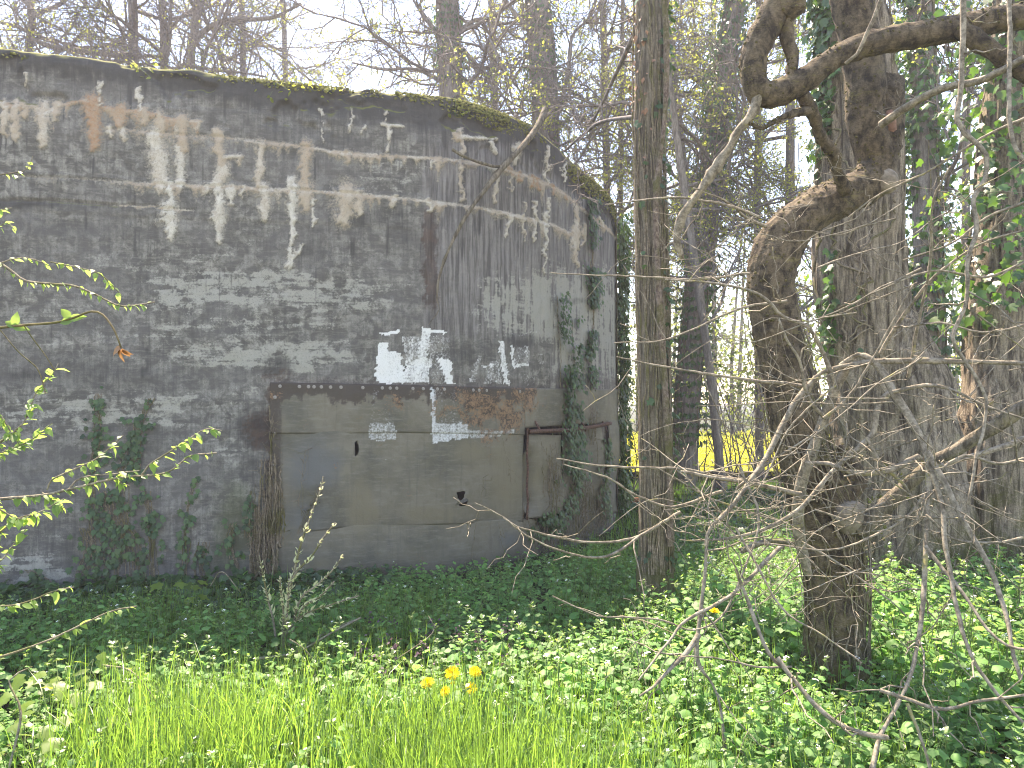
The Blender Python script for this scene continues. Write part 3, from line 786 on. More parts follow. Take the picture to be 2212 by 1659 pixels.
def metal_sheet(name, xL, xR, yT, yB, off, bulge=0.0, holes=(), fold=None, step=0.015, wav=0.004, label=None, seed=0):
    """a curved sheet laid against the wall between survey bounds; yT and yB are lists of (x, y) for the wavy edges"""
    yT = np.array(yT, float); yB = np.array(yB, float)
    p0, _ = W([xL, xR], [yT[0, 1], yT[-1, 1]])
    nx = max(6, int(abs(xR - xL) / 4.0)); ny = max(6, int(abs(yB[:, 1].mean() - yT[:, 1].mean()) / 4.0))
    u = np.linspace(0, 1, nx + 1); w = np.linspace(0, 1, ny + 1)
    U, Wv = np.meshgrid(u, w)
    vx = xL + (xR - xL) * U
    top = np.interp(vx, yT[:, 0], yT[:, 1]); bot = np.interp(vx, yB[:, 0], yB[:, 1])
    vy = top + (bot - top) * Wv
    o = off + bulge * np.sin(U * math.pi) ** .7 * np.sin(Wv * math.pi) ** .7 + wav * 2 * (fbm(vx / 70, vy / 50, 60 + seed, 3) - .5) * 2
    if fold is not None:
        o = o + fold(U, Wv)
    sx, sy = vx.copy(), vy.copy()
    kill = np.zeros(vx.shape, bool)
    for poly in holes:
        pl = catmull(list(poly) + [poly[0]], 1.0)[:, :2]
        d2 = ((sx[..., None] - pl[:, 0]) ** 2 + (sy[..., None] - pl[:, 1]) ** 2)
        near = d2.argmin(-1); dd = np.sqrt(d2.min(-1))
        ins = inpoly(sx, sy, pl)
        snap = dd < 3.2
        sx = np.where(snap, pl[near, 0], sx); sy = np.where(snap, pl[near, 1], sy)
        kill |= ins & ~snap
        o = o + np.where(snap, 0.006, 0)
    pts, nn = W(sx.ravel(), sy.ravel(), o.ravel())
    ii = np.arange(ny)[:, None] * (nx + 1) + np.arange(nx)[None]
    q = np.stack([ii, ii + 1, ii + nx + 2, ii + nx + 1], -1).reshape(-1, 4)
    if len(holes):
        cx = sx.ravel()[q].mean(1); cy = sy.ravel()[q].mean(1)
        bad = np.zeros(len(q), bool)
        for poly in holes:
            pl = catmull(list(poly) + [poly[0]], 1.0)[:, :2]
            bad |= inpoly(cx, cy, pl)
        bad |= kill.ravel()[q].any(1)
        q = q[~bad]
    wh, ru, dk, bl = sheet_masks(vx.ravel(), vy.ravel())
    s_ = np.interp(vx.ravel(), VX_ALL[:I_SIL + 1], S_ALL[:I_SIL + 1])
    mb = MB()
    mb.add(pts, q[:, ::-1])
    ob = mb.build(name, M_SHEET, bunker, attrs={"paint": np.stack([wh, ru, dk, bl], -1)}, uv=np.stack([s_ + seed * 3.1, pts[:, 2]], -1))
    so = ob.modifiers.new("gauge", 'SOLIDIFY'); so.thickness = 0.002; so.offset = -1
    if label: ob['label'] = label
    return ob


HOLE1 = [(691 + x * .3646, 605 + y * .3646) for x, y in ((212, 952), (224, 970), (229, 1000), (222, 1025), (210, 1042), (204, 1020), (201, 990), (205, 968))]
HOLE2 = [(691 + x * .3646, 605 + y * .3646) for x, y in ((800, 1254), (846, 1248), (838, 1285), (826, 1300), (816, 1301), (806, 1285))]
HOLE3 = [(691 + x * .3646, 605 + y * .3646) for x, y in ((803, 1322), (820, 1324), (842, 1310), (859, 1298), (858, 1322), (842, 1336), (818, 1336))]
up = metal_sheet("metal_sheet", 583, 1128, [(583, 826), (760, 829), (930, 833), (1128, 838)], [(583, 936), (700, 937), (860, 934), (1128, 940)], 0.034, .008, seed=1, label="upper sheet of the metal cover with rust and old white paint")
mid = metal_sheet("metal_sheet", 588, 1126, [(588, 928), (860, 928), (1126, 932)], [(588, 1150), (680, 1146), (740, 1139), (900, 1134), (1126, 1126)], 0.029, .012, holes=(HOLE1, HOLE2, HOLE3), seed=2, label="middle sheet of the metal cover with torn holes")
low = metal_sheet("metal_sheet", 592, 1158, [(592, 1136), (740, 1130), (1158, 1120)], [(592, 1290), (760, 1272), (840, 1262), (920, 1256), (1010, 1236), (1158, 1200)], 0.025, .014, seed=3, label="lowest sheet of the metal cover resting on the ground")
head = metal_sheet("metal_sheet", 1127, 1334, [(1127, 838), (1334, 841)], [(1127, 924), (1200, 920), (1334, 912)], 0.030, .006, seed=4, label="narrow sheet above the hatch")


def fold1(U, V):
    return 0.05 * sstep(.0, .35, U) * sstep(0.0, .5, V) * (1 - .5 * V) - 0.09 * sstep(.35, 0, U) * sstep(.1, .35, V) * sstep(1, .8, V) + .02 * np.sin(V * 7 + U * 2)


metal_sheet("hatch_panel", 1131, 1204, [(1131, 938), (1204, 940)], [(1131, 1118), (1160, 1116), (1204, 1105)], 0.035, 0, fold=fold1, seed=5, label="bent panel hanging in the hatch")
metal_sheet("hatch_panel", 1212, 1296, [(1212, 930), (1296, 922)], [(1212, 1190), (1296, 1146)], 0.02, 0.0, fold=lambda U, V: .05 * np.sin(U * 6) * V + .05 * sstep(.7, 1, U) * np.sin(V * 5), seed=6, label="bent olive panel beside the ivy")
metal_sheet("metal_sheet", 1306, 1332, [(1306, 905), (1332, 903)], [(1306, 1110), (1332, 1105)], 0.03, 0.0, fold=lambda U, V: .03 * np.sin(V * 6), seed=7, label="narrow upright sheet at the right edge")
metal_sheet("metal_sheet", 1150, 1300, [(1150, 1112), (1300, 1100)], [(1150, 1205), (1300, 1150)], 0.004, 0.0, seed=8)
# pipe rail over the hatch with its brackets, and the iron jamb
pp, _ = W(np.linspace(1128, 1306, 40), np.interp(np.linspace(1128, 1306, 40), [1128, 1210, 1260, 1306], [932, 929, 923, 914]), 0.075)
mb = MB(); tube(mb, pp, 0.022, 10, cap=True)
pipe = mb.build("pipe_rail", M_RUST, bunker)
for xx in (1150, 1250, 1296):
    a, nn = W([xx, xx], [914, 931], [0.03, 0.085])
    mb = MB(); tube(mb, np.vstack([a[0] + (0, 0, .02), (a[0] + a[1]) / 2 + nn[0] * .015, a[1]]), .012, 6)
    mb.build("bracket", M_RUST, pipe)
jp, _ = W(np.full(30, 1129.5), np.linspace(925, 1120, 30), 0.055)
mb = MB(); tube(mb, jp + 0.004 * np.sin(np.arange(30) * .6)[:, None], 0.013, 6)
mb.build("door_jamb", M_RUST, bunker)
# torn flaps of the larger hole
for poly in ([(814, 1303), (830, 1302), (848, 1288), (858, 1298), (836, 1314), (818, 1322)],):
    pv = [(691 + x * .3646, 605 + y * .3646) for x, y in poly]
    a, nn = W([p[0] for p in pv], [p[1] for p in pv], 0.046 + 0.026 * np.sin(np.linspace(0, math.pi, len(pv))))
    b = a - nn * .004
    mb = MB(); nP = len(a)
    mb.add(np.vstack([a, b]), [(i, (i + 1) % nP, nP + (i + 1) % nP, nP + i) for i in range(nP)], [(0, i, i + 1) for i in range(1, nP - 1)] + [(nP, nP + i + 1, nP + i) for i in range(1, nP - 1)])
    mb.build("torn_flap", M_TORN, mid, smooth=False)
# screws with washers along the top and the left edge
mbs = MB()
th = np.arange(10) * 2 * math.pi / 10
ring = lambda r, z: np.stack([np.cos(th) * r, np.sin(th) * r, np.full(10, z)], -1)
k = np.arange(10); k2 = (k + 1) % 10
mbs.add(np.vstack([ring(.015, 0), ring(.0145, .003), ring(.007, .004), ring(.0065, .010), [(0, 0, .011)]]),
        np.vstack([np.stack([a * 10 + k, a * 10 + k2, (a + 1) * 10 + k2, (a + 1) * 10 + k], -1) for a in range(3)]), np.stack([30 + k, 30 + k2, np.full(10, 40)], -1))
ME_SCREW = mbs.mesh("screw", M_SCREW, smooth=False)
spots = [(592 + i * 17.6 + 4 * math.sin(i * 5), None) for i in range(31)] + [(594 + 2 * math.sin(j * 3), yy) for j, yy in enumerate((858, 892, 934, 969, 1003, 1037, 1150, 1212))]
for sx_, sy_ in spots:
    if math.sin(sx_ * 12.9898 + (sy_ or 0)) * 43758.5 % 1 < .42:
        continue
    yy = sy_ if sy_ else np.interp(sx_, [583, 930, 1128], [834, 840, 846])
    a, nn = W([sx_], [yy], [0.0385 if sy_ is None or sy_ < 930 else .03])
    Mx = Vector(nn[0]).to_track_quat('Z', 'Y').to_matrix().to_4x4()
    Mx.translation = Vector(a[0])
    o = bpy.data.objects.new("screw", ME_SCREW); COL.objects.link(o)
    o.matrix_basis = Mx
    adopt(o, up if (sy_ is None or sy_ < 930) else (mid if sy_ < 1140 else low))
# moss on the roof edge
t = NT("moss")
r, g, b, _ = t.attr("tint")
v = t.coord()
nn_ = t.noise(v, 40, 4)
c = t.mix(r, (0.07, 0.075, 0.018), (0.20, 0.19, 0.055))
M_MOSS = t.done(t.principled(c, .95, .1, t.bump(nn_, .5, .01)))
mb = MB()
N = 9500
si = RNG.integers(i_l, I_SIL + 60, N)
si = np.where(RNG.random(N) < .55, RNG.integers(int(np.searchsorted(S_ALL, S_ALL[I_SIL] - 3.6)), I_SIL + 60, N), si)
tt_ = RNG.random(N) ** .8 * 1.9
xv = DENSE[si, 0]
rightness = sstep(-1.2, 0.2, xv)
ang = tt_ * (math.pi / 2) * .8
ii_ = RAD * (1 - np.cos(ang)) + np.maximum(0, tt_ - 1.25) * .15
down = RNG.random(N) ** 2 * .16 * rightness
hz = wall_h(si) - RAD + RAD * np.sin(np.clip(ang, 0, math.pi / 2))
low_ = (RNG.random(N) < .3 * rightness)
hz = np.where(low_, wall_h(si) - RAD - down, hz); ii_ = np.where(low_, -0.005, ii_)
keep = fbm(S_ALL[si] * 3, hz * 6, 71, 3) > .42 - .12 * rightness
pos = np.stack([DENSE[si, 0] - NRM[si, 0] * ii_, DENSE[si, 1] - NRM[si, 1] * ii_, hz], -1)[keep]
nrm_ = np.stack([NRM[si, 0] * .6, NRM[si, 1] * .6, np.full(N, .9)], -1)[keep] + rand_dirs(int(keep.sum())) * .4
# little cushions: low domes
dome = [(0, 0, .55)] + [(math.cos(a) * .55, math.sin(a) * .55, .38) for a in np.arange(5) * 1.2566] + [(math.cos(a + .6) * 1.0, math.sin(a + .6) * 1.0, -.15) for a in np.arange(5) * 1.2566]
domet = [(0, 1 + i, 1 + (i + 1) % 5) for i in range(5)] + [(1 + i, 6 + i, 1 + (i + 1) % 5) for i in range(5)] + [(6 + i, 6 + (i + 1) % 5, 1 + (i + 1) % 5) for i in range(5)]
scatter(mb, dome, None, domet, pos, rand_dirs(len(pos)), nrm_, RNG.uniform(.006, .017, len(pos)))
tag(mb.build("roof_moss", M_MOSS, bunker), kind="stuff")
# ------------------------------------------------------------------ bark
def barkmat(name, lo, hi, moss=(0.085, 0.085, 0.025), zs=0.22, scale=22.0, bump=.7, lichen=0.0, cross=False, dist=.02):
    t = NT(name)
    r, g, b, _ = t.attr("tint")
    v1 = t.coord((1, 1, zs)); v2 = t.coord((1, 1, 1 if not cross else 4.0))
    a = t.noise(v1, scale, 6, .7, .3); f = t.noise(v2, scale * 3.2, 4, .7); l = t.noise(v2, 4.5, 5, .65)
    c = t.mix(t.ss(a, .34, .66), lo, hi)
    c = t.mix(t.ss(f, .35, .75, 0, .5), c, tuple(x * .55 for x in lo))
    if lichen:
        c = t.mix(t.ss(t.math('ADD', l, t.math('MULTIPLY', t.math('SUBTRACT', f, .5), .4)), .60, .70, 0, lichen), c, (0.30, 0.27, 0.10))
    mf = t.math('ADD', g, t.math('ADD', t.math('MULTIPLY', t.math('SUBTRACT', l, .5), 1.3), t.math('MULTIPLY', t.math('SUBTRACT', f, .5), .5)))
    c = t.mix(t.ss(mf, .38, .72, 0, .85), c, t.mix(f, tuple(x * .6 for x in moss), tuple(x * 1.5 for x in moss)))
    h = t.math('ADD', t.math('MULTIPLY', a, 1.0), t.math('MULTIPLY', f, .5))
    return t.done(t.principled(c, .92, .15, t.bump(h, bump, dist)))


B_CHERRY = barkmat("dark_mossy_bark", (0.034, 0.027, 0.020), (0.18, 0.14, 0.092), moss=(0.10, 0.08, 0.03), zs=.7, scale=18, lichen=.35, cross=True)
B_FURROW = barkmat("furrowed_bark", (0.062, 0.049, 0.037), (0.40, 0.33, 0.245), zs=.12, scale=26, lichen=.15, bump=1.0, dist=.03)
B_SLIM = barkmat("olive_bark", (0.07, 0.058, 0.042), (0.26, 0.22, 0.165), zs=.12, scale=34, lichen=.2)
B_GREY = barkmat("grey_bark", (0.11, 0.095, 0.082), (0.27, 0.24, 0.21), zs=.2, scale=20)  # grey kept light: flare over the backlit trees is put into the colour
B_TWIG = barkmat("pale_twig_bark", (0.11, 0.092, 0.068), (0.34, 0.295, 0.225), zs=1, scale=30, lichen=.7, bump=.2, dist=.004)
B_FINE = barkmat("fine_twig_bark", (0.11, 0.095, 0.088), (0.22, 0.195, 0.18), zs=1, scale=20, bump=0.0)  # twigs paled in colour to imitate the flare on background trees
B_VINE = barkmat("dry_vine_bark", (0.13, 0.10, 0.07), (0.30, 0.245, 0.18), zs=1, scale=50, bump=.4, dist=.004)
L_IVY = leafmat("ivy_leaf", (0.020, 0.050, 0.015), (0.048, 0.098, 0.028), (0.10, 0.22, 0.03), .42, .45, .25)
L_IVYB = leafmat("bright_ivy_leaf", (0.022, 0.060, 0.014), (0.05, 0.11, 0.025), (0.14, 0.30, 0.03), .35, .5, .3)
L_SPRING = leafmat("spring_leaf", (0.10, 0.14, 0.025), (0.17, 0.19, 0.05), (0.42, 0.46, 0.07), .45, .4, .5)
L_WOOD = leafmat("woodland_leaf", (0.065, 0.10, 0.03), (0.11, 0.13, 0.05), (0.32, 0.40, 0.08), .6, .3, .5)
L_FAR = leafmat("far_woodland_leaf", (0.075, 0.105, 0.04), (0.12, 0.13, 0.06), (0.22, 0.27, 0.08), .7, .2, .45)

KITE = ([(0, 0, 0), (.45, .32, .06), (1, 0, -.04), (.45, -.32, .06)], None, [(0, 1, 2), (0, 2, 3)])
_iv = [(0.30, 0), (-.12, .20), (.05, .50), (.30, .36), (.62, .52), (.66, .20), (1.08, 0), (.66, -.20), (.62, -.52), (.30, -.36), (.05, -.50), (-.12, -.20)]
IVY = ([(x, y, .05 - .18 * abs(y)) for x, y in _iv], None, [(0, i, i % 11 + 1) for i in range(1, 12)])


def wpath(pl, d0, d1=None, step=.06, r=None):
    """survey polyline -> smoothed world path; pl items are (vx, vy) or (vx, vy, d)"""
    d1 = d0 if d1 is None else d1
    L = np.concatenate([[0], np.cumsum([math.hypot(pl[i + 1][0] - pl[i][0], pl[i + 1][1] - pl[i][1]) for i in range(len(pl) - 1)])])
    pts = []
    for i, p in enumerate(pl):
        d = p[2] if len(p) > 2 else d0 + (d1 - d0) * L[i] / max(L[-1], 1e-6)
        pts.append(tuple(P(p[0], p[1], d)))
    return catmull(pts, step)


def bark_disp(depth, freq, stretch, lump=.0, lf=2.0, seed=0, flare=0.0, z0=0.0):
    def f(p, th, r):
        z = np.concatenate([[0], np.cumsum(np.linalg.norm(np.diff(p, axis=0), axis=1))])
        c = np.cos(th)[None] * r[:, None]; s = np.sin(th)[None] * r[:, None]; Z = z[:, None] + 0 * c
        w = fbm(c * freq * .5 + 7, s * freq * .5, Z * freq / stretch * .6 + seed, 2) - .5
        n = fbm(c * freq + w * 1.5, s * freq + w * 1.5, Z * freq / stretch + seed, 3)
        o = depth * (np.abs(n - .5) * 4 - .5)
        if lump:
            o = o + lump * (fbm(c * lf + 3, s * lf, Z * lf * .7 + seed, 3) - .5) * 2
        if flare:
            lob = .5 + .5 * np.cos(th * 5 + seed)[None] + .4 * np.cos(th * 3 + 1)[None]
            o = o + flare * np.exp(-(p[:, 2] - z0) / .28)[:, None] * lob
        return o
    return f


def moss_col(p, sides, base, top=0.0, hgt=1.2, cap=True):
    g = np.clip(base * np.exp(-np.clip(p[:, 2], 0, 9) / hgt) + top, 0, 1)
    c = np.stack([np.full(len(p), .5), g, np.full(len(p), .5)], -1).repeat(sides, 0)
    return np.vstack([c, c[-1:]]) if cap else c


def trunk_obj(name, pts, rad, mat, parent, sides=28, depth=.012, freq=26, stretch=7, lump=.02, seed=0, flare=0.05, moss=.5, mtop=0.0, hgt=.9, lf=2.0):
    mb = MB()
    z0 = pts[:, 2].min()
    tube(mb, pts, rad, sides, moss_col(pts, sides, moss, mtop, hgt), disp=bark_disp(depth, freq, stretch, lump, lf, seed, flare, z0 + .15))
    return mb.build(name, mat, parent)


def grow(mb, lf, p, d, L, r, lev, maxlev, rnd, up=.03, wig=.16, kids=(6, 5, 4), ang=(.5, 1.1), minr=.003, klen=(.35, .65), sides=(5, 4, 3, 3)):
    n = max(3, int(L / .16)) if lev < 2 else 4
    pts = [np.array(p, float)]
    d = np.array(d, float); d /= np.linalg.norm(d)
    for i in range(n):
        d = d + rnd.normal(0, wig, 3) + np.array([0, 0, up])
        d /= np.linalg.norm(d)
        pts.append(pts[-1] + d * L / n)
    pts = np.array(pts)
    rad = np.maximum(minr, r * np.linspace(1, .35, n + 1))
    tube(mb, pts, rad, sides[min(lev, 3)], col=(.5, .1, rnd.random()), cap=False)
    if lev < maxlev:
        k = kids[min(lev, len(kids) - 1)]
        for j in range(k):
            f = .2 + .8 * (j + rnd.random()) / k
            i = min(n - 1, int(f * n))
            q = pts[i] + (pts[i + 1] - pts[i]) * (f * n - i if f < 1 else .9)
            t = pts[i + 1] - pts[i]; t /= np.linalg.norm(t)
            s = np.cross(t, rnd.normal(0, 1, 3)); s /= np.linalg.norm(s) + 1e-9
            a = rnd.uniform(*ang)
            grow(mb, lf, q, t * math.cos(a) + s * math.sin(a), L * rnd.uniform(*klen) * (1.15 - .5 * f), max(minr, r * .5), lev + 1, maxlev, rnd, up, wig * 1.15, kids, ang, minr, klen, sides)
    if lev >= maxlev - 1:
        for i in range(1, n + 1):
            lf.append((pts[i], pts[i] - pts[i - 1]))


def leaves_on(mb, lf, keep, size, per=1, spread=.03, tmpl=KITE, droop=.4):
    if not lf:
        return
    a = np.array([x[0] for x in lf]); d = np.array([x[1] for x in lf])
    idx = RNG.choice(len(a), int(len(a) * keep * per), replace=True)
    n = len(idx)
    dirs = norm(norm(d[idx]) * .4 + rand_dirs(n) - np.array([0, 0, droop]))
    scatter(mb, *tmpl, a[idx] + rand_dirs(n) * spread, dirs, rand_dirs(n, .0, 1), RNG.uniform(.6, 1.2, n) * size)


# limb meshes shared by the woodland trees
def limb_pool(n, L, r, kids, keep, size, leafm, seed, up=.02, per=1, minr=.004, clump=0.0):
    out = []
    for i in range(n):
        rnd = np.random.default_rng(seed + i)
        mb, lf = MB(), []
        grow(mb, lf, (0, 0, 0), (1, 0, .1), L, r, 0, 3, rnd, up, .14, kids, minr=minr)
        w = mb.mesh("branch", B_FINE)
        ml = MB()
        if clump:
            sel = np.array([fbm(np.array([q[0][0] * 1.3 + i]), np.array([q[0][1] * 1.3]), np.array([q[0][2] * 1.3]), 2)[0] for q in lf])
            lf2 = [q for q, s in zip(lf, sel) if s > clump]
        else:
            lf2 = lf
        leaves_on(ml, lf2, keep, size, per)
        out.append((w, ml.mesh("leaves", leafm) if ml.n else None))
    return out


LIMB_BARE = limb_pool(6, 3.4, .045, (9, 8, 6), .55, .048, L_SPRING, 100, minr=.0042, clump=.48)
LIMB_LEAFY = limb_pool(5, 2.8, .032, (8, 6, 5), .8, .055, L_SPRING, 200, minr=.0035, clump=.46)
LIMB_DARK = limb_pool(3, 2.2, .03, (7, 6, 4), .9, .06, L_WOOD, 300, minr=.004, clump=.42)


TUFT = []


def put_limb(pool, parent, p, az, el, s, rnd, roll=None):
    w, l = pool[int(rnd.integers(len(pool)))]
    M = Matrix.Translation(Vector(p)) @ Matrix.Rotation(az, 4, 'Z') @ Matrix.Rotation(-el, 4, 'Y') @ Matrix.Rotation(rnd.uniform(0, 6.28), 4, 'X') @ Matrix.Scale(s, 4)
    o = bpy.data.objects.new("branch", w); COL.objects.link(o)
    o.matrix_basis = M
    WORLD_OF[o.name] = M.copy()
    adopt(o, parent)
    if l is not None:
        c = bpy.data.objects.new("leaves", l); COL.objects.link(c)
        c.matrix_basis = M
        adopt(c, o)


def wood_tree(label, pl, d, wV, limbs, zr, pool, group=None, mat=None, seed=0, top=12.5, sides=14, s=(.8, 1.25), az=None, moss=.2, furrow=.012, flare=.08):
    """woodland tree: trunk through survey points at distance d, wV wide on the sheet, carrying shared limbs between heights zr"""
    pts = [np.array(P(x, y, d)) for x, y in pl]
    lo = pts[-1]
    dn = (pts[-1] - pts[-2]) if len(pts) > 1 else np.array([0, 0, -1.0])
    base = lo + (dn / abs(dn[2]) * (lo[2] + .2) * .5 if lo[2] > .3 else 0) * np.array([1, 1, 1.0])
    gz = float(ground_z(base[0], d)) - .15
    base = np.array([base[0], d, gz])
    upv = (pts[0] - pts[1]); upv = upv / abs(upv[2])
    tp = pts[0] + upv * max(0.5, top - pts[0][2])
    path = catmull([tuple(base)] + [tuple(q) for q in pts[::-1]] + [tuple(tp)], .16)
    r0 = wV / VS / FPX * d / 2
    zz = path[:, 2]
    vis = pts[-1][2]
    rad = r0 * np.clip(1.0 + .03 * (vis - zz), .35, 1.25)
    root = thing("tree", (base[0], base[1], gz + .15), label, "tree", group)
    trunk_obj("trunk", path, rad, mat or B_GREY, root, sides, furrow, 16, 6, r0 * .08, seed, flare, moss, hgt=1.5)
    rnd = np.random.default_rng(seed + 900)
    for i in range(limbs):
        z = zr[0] + (zr[1] - zr[0]) * (i + rnd.random()) / limbs
        q = [np.interp(z, path[:, 2], path[:, k]) for k in range(3)]
        a = rnd.uniform(0, 2 * math.pi) if az is None else rnd.uniform(*az)
        put_limb(pool, root, q, a, rnd.uniform(-.15, .7), rnd.uniform(*s), rnd)
    return root, path, rad


def extra_branch(root, pl, d, r, seed, twigs=10, tl=.9, mat=None, name="branch", leaf=None, d1=None, taper=.4, maxlev=2, lkeep=.3, lsize=.04, kids=(5, 4), minr=.004, up=.0):
    path = wpath(pl, d, d1, .12)
    mb, lf = MB(), []
    rad = np.linspace(r, r * taper, len(path))
    tube(mb, path, rad, 7, (.5, .25, .5), disp=bark_disp(r * .12, 20, 3, r * .2, 3, seed))
    rnd = np.random.default_rng(seed)
    for k in range(twigs):
        i = int(rnd.integers(1, len(path) - 1))
        t = norm(path[i + 1] - path[i - 1]); s = norm(np.cross(t, rnd.normal(0, 1, 3)))
        grow(mb, lf, path[i], t * .5 + s, tl * rnd.uniform(.5, 1.2), max(minr, rad[i] * .45), 1, maxlev + 1, rnd, up, .15, (0,) + kids, minr=minr)
    o = mb.build(name, mat or B_GREY, root)
    if leaf is not None and lf:
        ml = MB(); leaves_on(ml, lf, lkeep, lsize)
        ml.build("leaves", leaf, o)
    return o


def ivy_on(path, rad, n, zr, size, label, off=(.01, .12), tmpl=KITE, mat=None, patch=.42, stems=7, seed=0, loc=None, side=None, group=None):
    root = thing("ivy", tuple(path[np.argmin(path[:, 2])]), label, "ivy", group)
    sel = np.where((path[:, 2] > zr[0]) & (path[:, 2] < zr[1]))[0]
    mb = MB()
    m = int(n * 2.2)
    i = RNG.choice(sel, m)
    a = RNG.uniform(0, 2 * math.pi, m) if side is None else RNG.normal(side[0], side[1], m)
    k = fbm(np.cos(a) * 1.5 + seed, np.sin(a) * 1.5, path[i, 2] * .9, 3) > patch
    i, a = i[k][:n], a[k][:n]
    n = len(i)
    o = np.stack([np.cos(a), np.sin(a), np.zeros(n)], -1)
    pos = path[i] + o * (rad[i] + RNG.uniform(off[0], off[1], n))[:, None] + rand_dirs(n) * .03
    xd = norm(np.stack([np.zeros(n), np.zeros(n), -np.ones(n)], -1) + rand_dirs(n) * .7 + o * .3)
    scatter(mb, *tmpl, pos, xd, norm(o + rand_dirs(n) * .5 + np.array([0, 0, .3])), RNG.uniform(.6, 1.25, n) * size)
    mb.build("leaves", mat or L_IVY, root)
    ms = MB()
    rnd = np.random.default_rng(seed + 5)
    for q in range(stems):
        a0 = rnd.uniform(0, 6.28) if side is None else rnd.normal(*side)
        st = path[sel[::2]]
        r_ = rad[sel[::2]]
        a_ = a0 + np.cumsum(rnd.normal(0, .12, len(st)))
        tube(ms, st + np.stack([np.cos(a_), np.sin(a_), 0 * a_], -1) * (r_ + .015)[:, None], rnd.uniform(.006, .014), 4, cap=False)
    ms.build("stem", B_VINE, root)
    return root


# ------------------------------------------------------------------ trees behind the bunker
GB = "trees standing behind the bunker"
specs = [
    ("dark trunk behind the bunker, leftmost of the three upright trunks", [(284, -20), (290, 148)], 17.0, 20, 10, (5.5, 10.5), 1),
    ("slim forked trunk behind the bunker, middle of the three upright trunks", [(349, -20), (355, 155)], 17.6, 17, 9, (5.5, 10.5), 2),
    ("slim trunk with one arching limb to its right, behind the bunker", [(432, -20), (418, 90), (410, 160)], 16.6, 19, 10, (5.5, 10.5), 3),
]
roots = []
for lab, pl, d, w, nl_, zr, sd in specs:
    r_, pth, rd = wood_tree(lab, pl, d, w, nl_, zr, LIMB_BARE, GB, B_GREY, sd)
    roots.append(r_)
extra_branch(roots[1], [(358, 120), (366, 60), (372, -20)], 17.6, .085, 31, 4)
extra_branch(roots[2], [(415, 100), (440, 68), (474, 47), (510, 42), (550, 42), (595, 36), (650, 8)], 16.6, .075, 32, 14, 1.0)
extra_branch(roots[2], [(370, 158), (395, 140), (430, 146), (470, 152), (530, 158), (575, 166)], 16.4, .05, 33, 8)
extra_branch(roots[0], [(284, 119), (219, 116), (146, 106), (91, 94), (47, 62), (0, 48), (-60, 30)], 16.8, .075, 34, 12, 1.1)
extra_branch(roots[0], [(120, 115), (150, 100), (175, 73), (204, 57), (219, 76), (222, 110)], 16.8, .04, 35, 6)
rA, pA, dA = wood_tree("thin leaning tree behind the bunker at the far left", [(62, -20), (70, 60), (60, 130)], 17.2, 16, 10, (5.5, 10.5), LIMB_BARE, GB, B_GREY, 4)
extra_branch(rA, [(40, -10), (92, 44), (120, 56), (158, 84)], 17.0, .05, 36, 8)
rB, pB, dB = wood_tree("ivy-wrapped trunk behind the bunker, the left one of the two stout ones", [(965, -20), (970, 100), (975, 230)], 16.0, 54, 10, (4.5, 10.5), LIMB_BARE, GB, B_GREY, 5, sides=20)
for pl, r, sd in (([(960, 90), (920, 40), (880, -20)], .07, 41), ([(985, 75), (1030, 42), (1080, 52), (1140, 40)], .06, 42), ([(990, 95), (1030, 140), (1075, 190), (1110, 250)], .055, 43), ([(960, 180), (900, 150), (830, 150), (760, 135)], .05, 44), ([(985, 30), (1020, 60), (1040, 100), (1060, 150)], .035, 45)):
    extra_branch(rB, pl, 15.9, r, sd, 12, 1.0, leaf=L_SPRING, lkeep=.12)
rC, pC, dC = wood_tree("ivy-wrapped trunk behind the rounded corner of the bunker", [(1160, -20), (1172, 120), (1180, 310)], 15.6, 60, 11, (4.0, 10.5), LIMB_LEAFY, GB, B_GREY, 6, sides=20)
for pl, r, sd in (([(1150, 70), (1120, 40), (1085, -10)], .07, 51), ([(1190, 300), (1225, 170), (1236, 80), (1270, 40), (1290, -10)], .06, 52), ([(1225, 150), (1240, 255), (1260, 290)], .035, 53), ([(1260, 45), (1300, 50)], .06, 54)):
    extra_branch(rC, pl, 15.4, r, sd, 10, .9, leaf=L_SPRING, lkeep=.25)
ivy_on(pB, dB, 2600, (2.5, 10), .085, "ivy clinging to the left stout trunk behind the bunker", (.0, .12), patch=.40, seed=1)
ivy_on(pC, dC, 3000, (2.5, 10), .085, "ivy clinging to the trunk behind the rounded corner", (.0, .16), patch=.38, seed=2)
k = 0
for vx, d, w, pool, lab in ((520, 21, 14, LIMB_BARE, "thin far tree with fine twigs, right of the arching limb"),
                            (610, 24, 12, LIMB_LEAFY, "far budding tree above the middle of the roof edge"), (1060, 20, 16, LIMB_LEAFY, "thin budding tree between the two ivy-wrapped trunks"), (1300, 17, 15, LIMB_LEAFY, "thin budding tree between the rounded corner and the slim trunk")):
    k += 1
    wood_tree(lab, [(vx, -20), (vx + 6, 150)], d, w, 16, (4.5, 12), pool, "thin far trees behind the bunker", B_GREY, 20 + k, s=(.9, 1.5), top=14)

